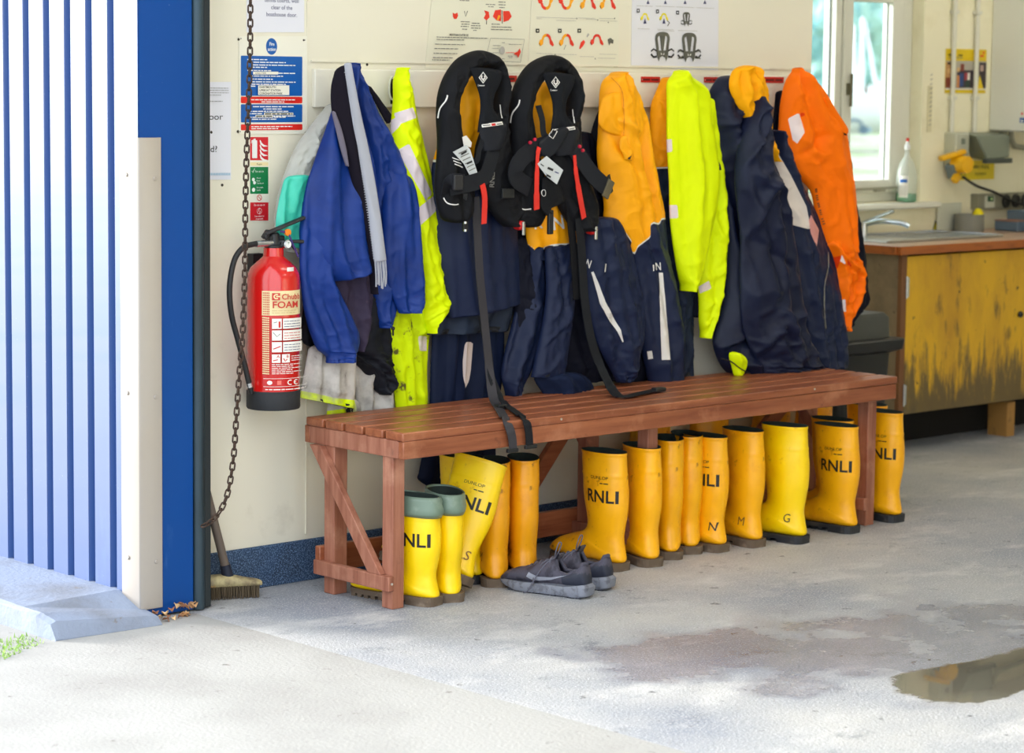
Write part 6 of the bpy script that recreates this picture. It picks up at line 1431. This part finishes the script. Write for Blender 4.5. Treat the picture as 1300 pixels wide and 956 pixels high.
A = Art(); A.poly([(836, 346), (841.5, 346), (850.5, 457), (840, 457)], pipe_w); A.poly([(821.5, 446), (827.5, 445), (829, 455), (823, 456)], pipe_w); ctext(A, 'N', 831.5, 343, 9.5, pipe_w, ang=-4, fore=.78, bold=True); A.line([(829, 336), (829.5, 344)], 1.5, pipe_w)
A.build('reflective_print', pf(bod, -.17), t, sub=4, offset=.0012)
sl = drape('sleeve', [(744, 275, 782, 275), (741, 300, 795, 296), (739, 330, 804, 322), (742, 365, 812, 358), (748, 400, 818, 392), (756, 432, 818, 425), (766, 455, 812, 452), (776, 474, 806, 472), (781, 486, 800, 484)], -.150, .036, nv, t, seed=48, folds=[(.15, -.1, .9, .35, .008, .018), (.1, .35, .7, .6, -.010, .012)], gather=(.84, .005, 9), crin=(.004, 14))
A = Art(); A.line([(752, 345), (758, 362), (765, 384), (777, 407), (786, 420), (791, 434)], [3, 5.5, 7, 6.5, 5, 1.5], pipe_w); ctext(A, 'N', 742.5, 338, 10, pipe_w, ang=20, fore=.62, bold=True); ctext(A, 'I', 766, 345, 10.5, pipe_w, ang=8, fore=.7, bold=True)
A.build('reflective_print', pf(sl, -.18), t, sub=4, offset=.0012)
for a in ([(776, 99), (790, 118), (792, 170), (789, 176)],): piping('seam', a, .7, mat('dark orange seam', (206, 120, 0), .7), t, bod)

# ---- fourth jacket, mostly behind the lime coat
t = thing('navy_orange_jacket', 'navy jacket with orange-yellow shoulder half hidden behind the lime jacket', 'jacket', tuple(Y(845, 100, -.05)))
drape('body', [(838, 100, 856, 96), (831, 118, 862, 116), (825, 138, 866, 136), (825, 180, 868, 178), (830, 215, 872, 212), (836, 255, 876, 255), (840, 300, 880, 300), (845, 345, 884, 345), (848, 385, 882, 388), (850, 425, 881, 425), (852, 480, 880, 476)], -.075, .042, cloth('navy and orange shell', (26, 36, 56), zones=[('pipe', (222, 220, 214)), ('yel', (248, 160, 6))], rough=.55, bump=NY), t, seed=50, zones=[('yel', [(810, 80), (880, 80), (880, 211), (810, 213)]), ('pipe', [(810, 213), (880, 211), (880, 213.6), (810, 215.6)])], crin=(.006, 14))
drape('sleeve', [(864, 350, 888, 350), (866, 375, 890, 375), (872, 403, 889, 402)], -.07, .026, dn, t, seed=51)

# ---- lime jacket, right
t = thing('hi_vis_jacket', 'lime-yellow hi-vis jacket in the middle of the rail below the harness poster', 'jacket', tuple(Y(862, 92, -.06)))
drape('sleeve', [(884, 125, 900, 122), (888, 160, 908, 155), (890, 190, 914, 184), (893, 215, 920, 212), (894, 240, 922, 240), (893, 270, 921, 268), (890, 300, 922, 300), (887, 330, 922, 330), (885, 360, 920, 355), (886, 385, 914, 385), (886, 410, 906, 410), (888, 429, 898, 429)], -.115, .034, limem, t, seed=53, zones=[('refl', [(886.5, 364), (900, 356), (903.5, 366.5), (888, 373)])], folds=[(.55, -.3, .95, .2, -.010, .01)])
drape('body', [(856, 92, 868, 87), (846, 104, 880, 98), (845, 125, 899, 116), (845, 155, 902, 150), (846, 195, 908, 188), (848, 230, 912, 225), (849, 265, 908, 260), (851, 295, 902, 296), (855, 325, 894, 330), (859, 350, 886, 356), (863, 369, 877, 370)], -.140, .046, limem, t, seed=54, drap=(.008, 12, 1.0), crin=(.002, 12), zones=[('refl', [[(840, 177), (853, 176.5), (854, 193), (840, 194)], [(840, 260.5), (860, 260), (861.5, 277), (840, 278)]])], folds=[(.05, .1, .2, .7, .010, .012), (.12, .2, .9, .45, -.008, .012), (.12, -.7, .9, -.55, -.006, .006)])

# ---- big navy coat with yellow hood
t = thing('navy_coat', 'large navy coat with yellow hood and gathered cuff resting on the bench', 'coat', tuple(Y(945, 88, -.06)))
ink_n = cloth('midnight nylon', (17, 24, 50), rough=.48, bump=NY, spec=.25, dirt=((24, 32, 58), 6, .5, .7))
drape('body', [(910, 98, 935, 94), (899, 118, 948, 110), (894, 145, 962, 140), (897, 175, 972, 170), (905, 210, 980, 205), (914, 245, 990, 240), (918, 290, 1000, 290), (920, 340, 1010, 340), (916, 385, 1012, 385), (906, 425, 1012, 425), (905, 440, 1000, 450), (915, 465, 985, 470), (930, 481, 975, 484)], -.120, .060, ink_n, t, seed=56, drap=(.016, 9, 1.4), crin=(.012, 7), folds=[(.1, -.3, .4, -.1, -.016, .016), (.35, -.4, .98, -.55, -.016, .02)])
drape('sleeve', [(952, 120, 962, 122), (940, 155, 972, 160), (934, 190, 978, 190), (931, 225, 984, 222), (934, 260, 996, 258), (938, 300, 1007, 298), (938, 345, 1014, 343), (939, 390, 1018, 388), (943, 420, 1022, 418), (952, 445, 1030, 440), (960, 464, 1040, 458), (966, 478, 1049, 470), (978, 489, 1048, 481)], -.190, .055, ink_n, t, seed=57, drap=(.014, 9, 1.4), crin=(.013, 7), folds=[(.22, -.6, .55, .1, -.018, .016), (.42, -.8, .5, .8, -.022, .020), (.56, -.2, .62, .7, -.014, .016), (.24, -.5, .3, .9, .018, .02), (.85, -.7, .88, .8, -.016, .012)], gather=(.78, .005, 19))
ho = cloth('golden yellow shell', (252, 172, 8), rough=.6, bump=[(300, .08, .001), (30, .3, .006)])
drape('hood', [(936, 84, 956, 82), (928, 92, 966, 92), (925, 108, 971, 108), (929, 124, 974, 124), (938, 140, 977, 142), (946, 155, 979, 160), (955, 172, 980, 178), (964, 188, 981, 192), (974, 203, 982, 206)], -.185, .040, ho, t, seed=58, drap=(.010, 20, 6), crin=(.005, 14), folds=[(.1, -.3, .8, .2, -.018, .008), (.15, .3, .7, .5, -.016, .008), (.05, 0, .5, .5, .014, .010)], hem=False)
drape('hood_opening', [(966, 128, 970, 126), (963, 140, 973, 142), (966, 152, 973, 152), (970, 160, 972, 160)], -.228, .004, dn, t, drap=None, crin=None, hem=False)
t = thing('hi_vis_glove', 'crumpled lime fabric bundle peeping out under the navy coat', 'glove', tuple(Y(935, 460, -.15)))
o = drape('glove_body', [(925, 446, 938, 447), (926, 455, 944, 456), (929, 466, 945, 466), (932, 477, 941, 475)], -.185, .020, limem, t, seed=60, hem=False, corr=False)
B().tube([V(p) for p in cr([tuple(Y(u, v, -.215)) for u, v in ((915, 455), (928, 459), (940, 468), (952, 474))], 14)], .0022, 8).build('cord', black_pl, t, smooth=True)

# ---- navy and pink panel jacket
t = thing('navy_pink_jacket', 'navy jacket with off-white and pink panels between navy coat and orange jacket', 'jacket', tuple(Y(990, 120, -.05)))
drape('collar', [(984, 116, 998, 114), (982, 140, 997, 145), (980, 170, 997, 175), (982, 200, 1000, 205)], -.070, .022, dn, t, seed=61)
drape('body', [(978, 165, 990, 165), (979, 195, 1000, 195), (982, 230, 1016, 230), (986, 262, 1032, 258), (994, 300, 1048, 295), (1002, 340, 1060, 335), (1010, 380, 1068, 375), (1018, 415, 1073, 412), (1024, 445, 1075, 440), (1030, 471, 1074, 466)], -.125, .040, cloth('navy with pale panels', navy, zones=[('wht', (226, 214, 206)), ('pnk', (216, 150, 142))], rough=.52, bump=NY, spec=.3), t, seed=62, drap=(.010, 12, 1.2),
      zones=[('wht', [(975, 180), (983, 186), (1004, 222), (1024, 262), (1030, 292), (1003, 285), (992, 245), (975, 200)]), ('pnk', [(1010, 236), (1018, 250), (1040, 292), (1037, 314), (1029, 296), (1024, 262)])], folds=[(.45, .1, .95, .3, -.012, .010)])
piping('zip', [(1051, 320), (1051, 340), (1047, 360), (1046, 390), (1048, 417)], 1.4, greyp, t, [c for c in t.children if c.name.startswith('body')])

# ---- dark garment behind the orange one
t = thing('dark_jacket', 'dark navy garment edge hanging behind the orange jacket near the tap', 'jacket', tuple(Y(1085, 240, -.04)))
drape('body', [(1050, 200, 1080, 200), (1052, 240, 1084, 245), (1056, 280, 1090, 282), (1060, 320, 1096, 320), (1062, 355, 1101, 358), (1060, 382, 1103, 384), (1056, 402, 1088, 400), (1054, 420, 1078, 416)], -.060, .030, dn, t, seed=64)

# ---- orange jacket
t = thing('orange_jacket', 'bright orange hi-vis jacket with white patches at the right end of the rail', 'jacket', tuple(Y(1015, 88, -.06)))
oz = cloth('hi-vis orange fabric', (255, 116, 0), zones=[('refl', (240, 226, 230)), ('ins', (232, 60, 6))], rough=.6)
bod = drape('body', [(1008, 88, 1018, 84), (997, 102, 1029, 96), (991, 125, 1044, 116), (988, 150, 1058, 140), (987, 172, 1072, 160), (988, 198, 1079, 190), (1000, 216, 1082, 215), (1026, 240, 1084, 240), (1034, 270, 1085, 270), (1041, 298, 1084, 298), (1050, 320, 1085, 320)], -.120, .048, oz, t, seed=66, drap=(.010, 12, 1.0), crin=(.003, 12), zones=[('refl', [(1000, 150.5), (1014.5, 143), (1022, 168), (1008.5, 188)]), ('ins', [(1015, 143), (1022, 143), (1022, 162), (1019, 158)])], folds=[(.02, -.1, .35, -.5, -.014, .010), (.35, -1, .52, .0, .014, .014), (.5, -.6, .42, .2, -.014, .012), (.3, .0, .98, .35, -.008, .012), (.45, .2, .98, .6, .006, .02)])
drape('sleeve', [(1046, 305, 1084, 300), (1056, 325, 1087, 322), (1060, 340, 1094, 336), (1062, 352, 1098, 350), (1063, 368, 1096, 366), (1065, 386, 1091, 384), (1068, 404, 1084, 402), (1072, 421, 1077, 419)], -.130, .034, oz, t, seed=67, crin=(.006, 16), zones=[('refl', [[(1069, 323), (1075, 337), (1065, 331)], [(1068.5, 380), (1073.5, 380), (1074.5, 396), (1070.5, 396)]]), ('ins', [[(1075, 326), (1085, 343), (1076, 336)], [(1056, 327), (1069, 324), (1064, 340), (1058, 345)]])], folds=[(.15, -.6, .42, .7, .014, .010), (.4, .7, .6, -.4, -.010, .010)])
drape('shoulder_fold', [(1044, 122, 1052, 126), (1052, 140, 1064, 145), (1060, 155, 1076, 164), (1066, 167, 1074, 172)], -.165, .012, oz, t, drap=None, crin=None, corr=False)
A = Art(); q = cr([(1034.5, 240), (1037, 256), (1041, 272), (1046.5, 291)], 22)
for k in range(0, 20):
    if k % 4 != 3: A.line([q[k], (q[k][0]+2.6, q[k][1]-.6)], 1.3, mat('dark print on orange', (110, 50, 10), .6))
A.build('sleeve_print', pf(bod, -.17), t, sub=3, offset=.0012)
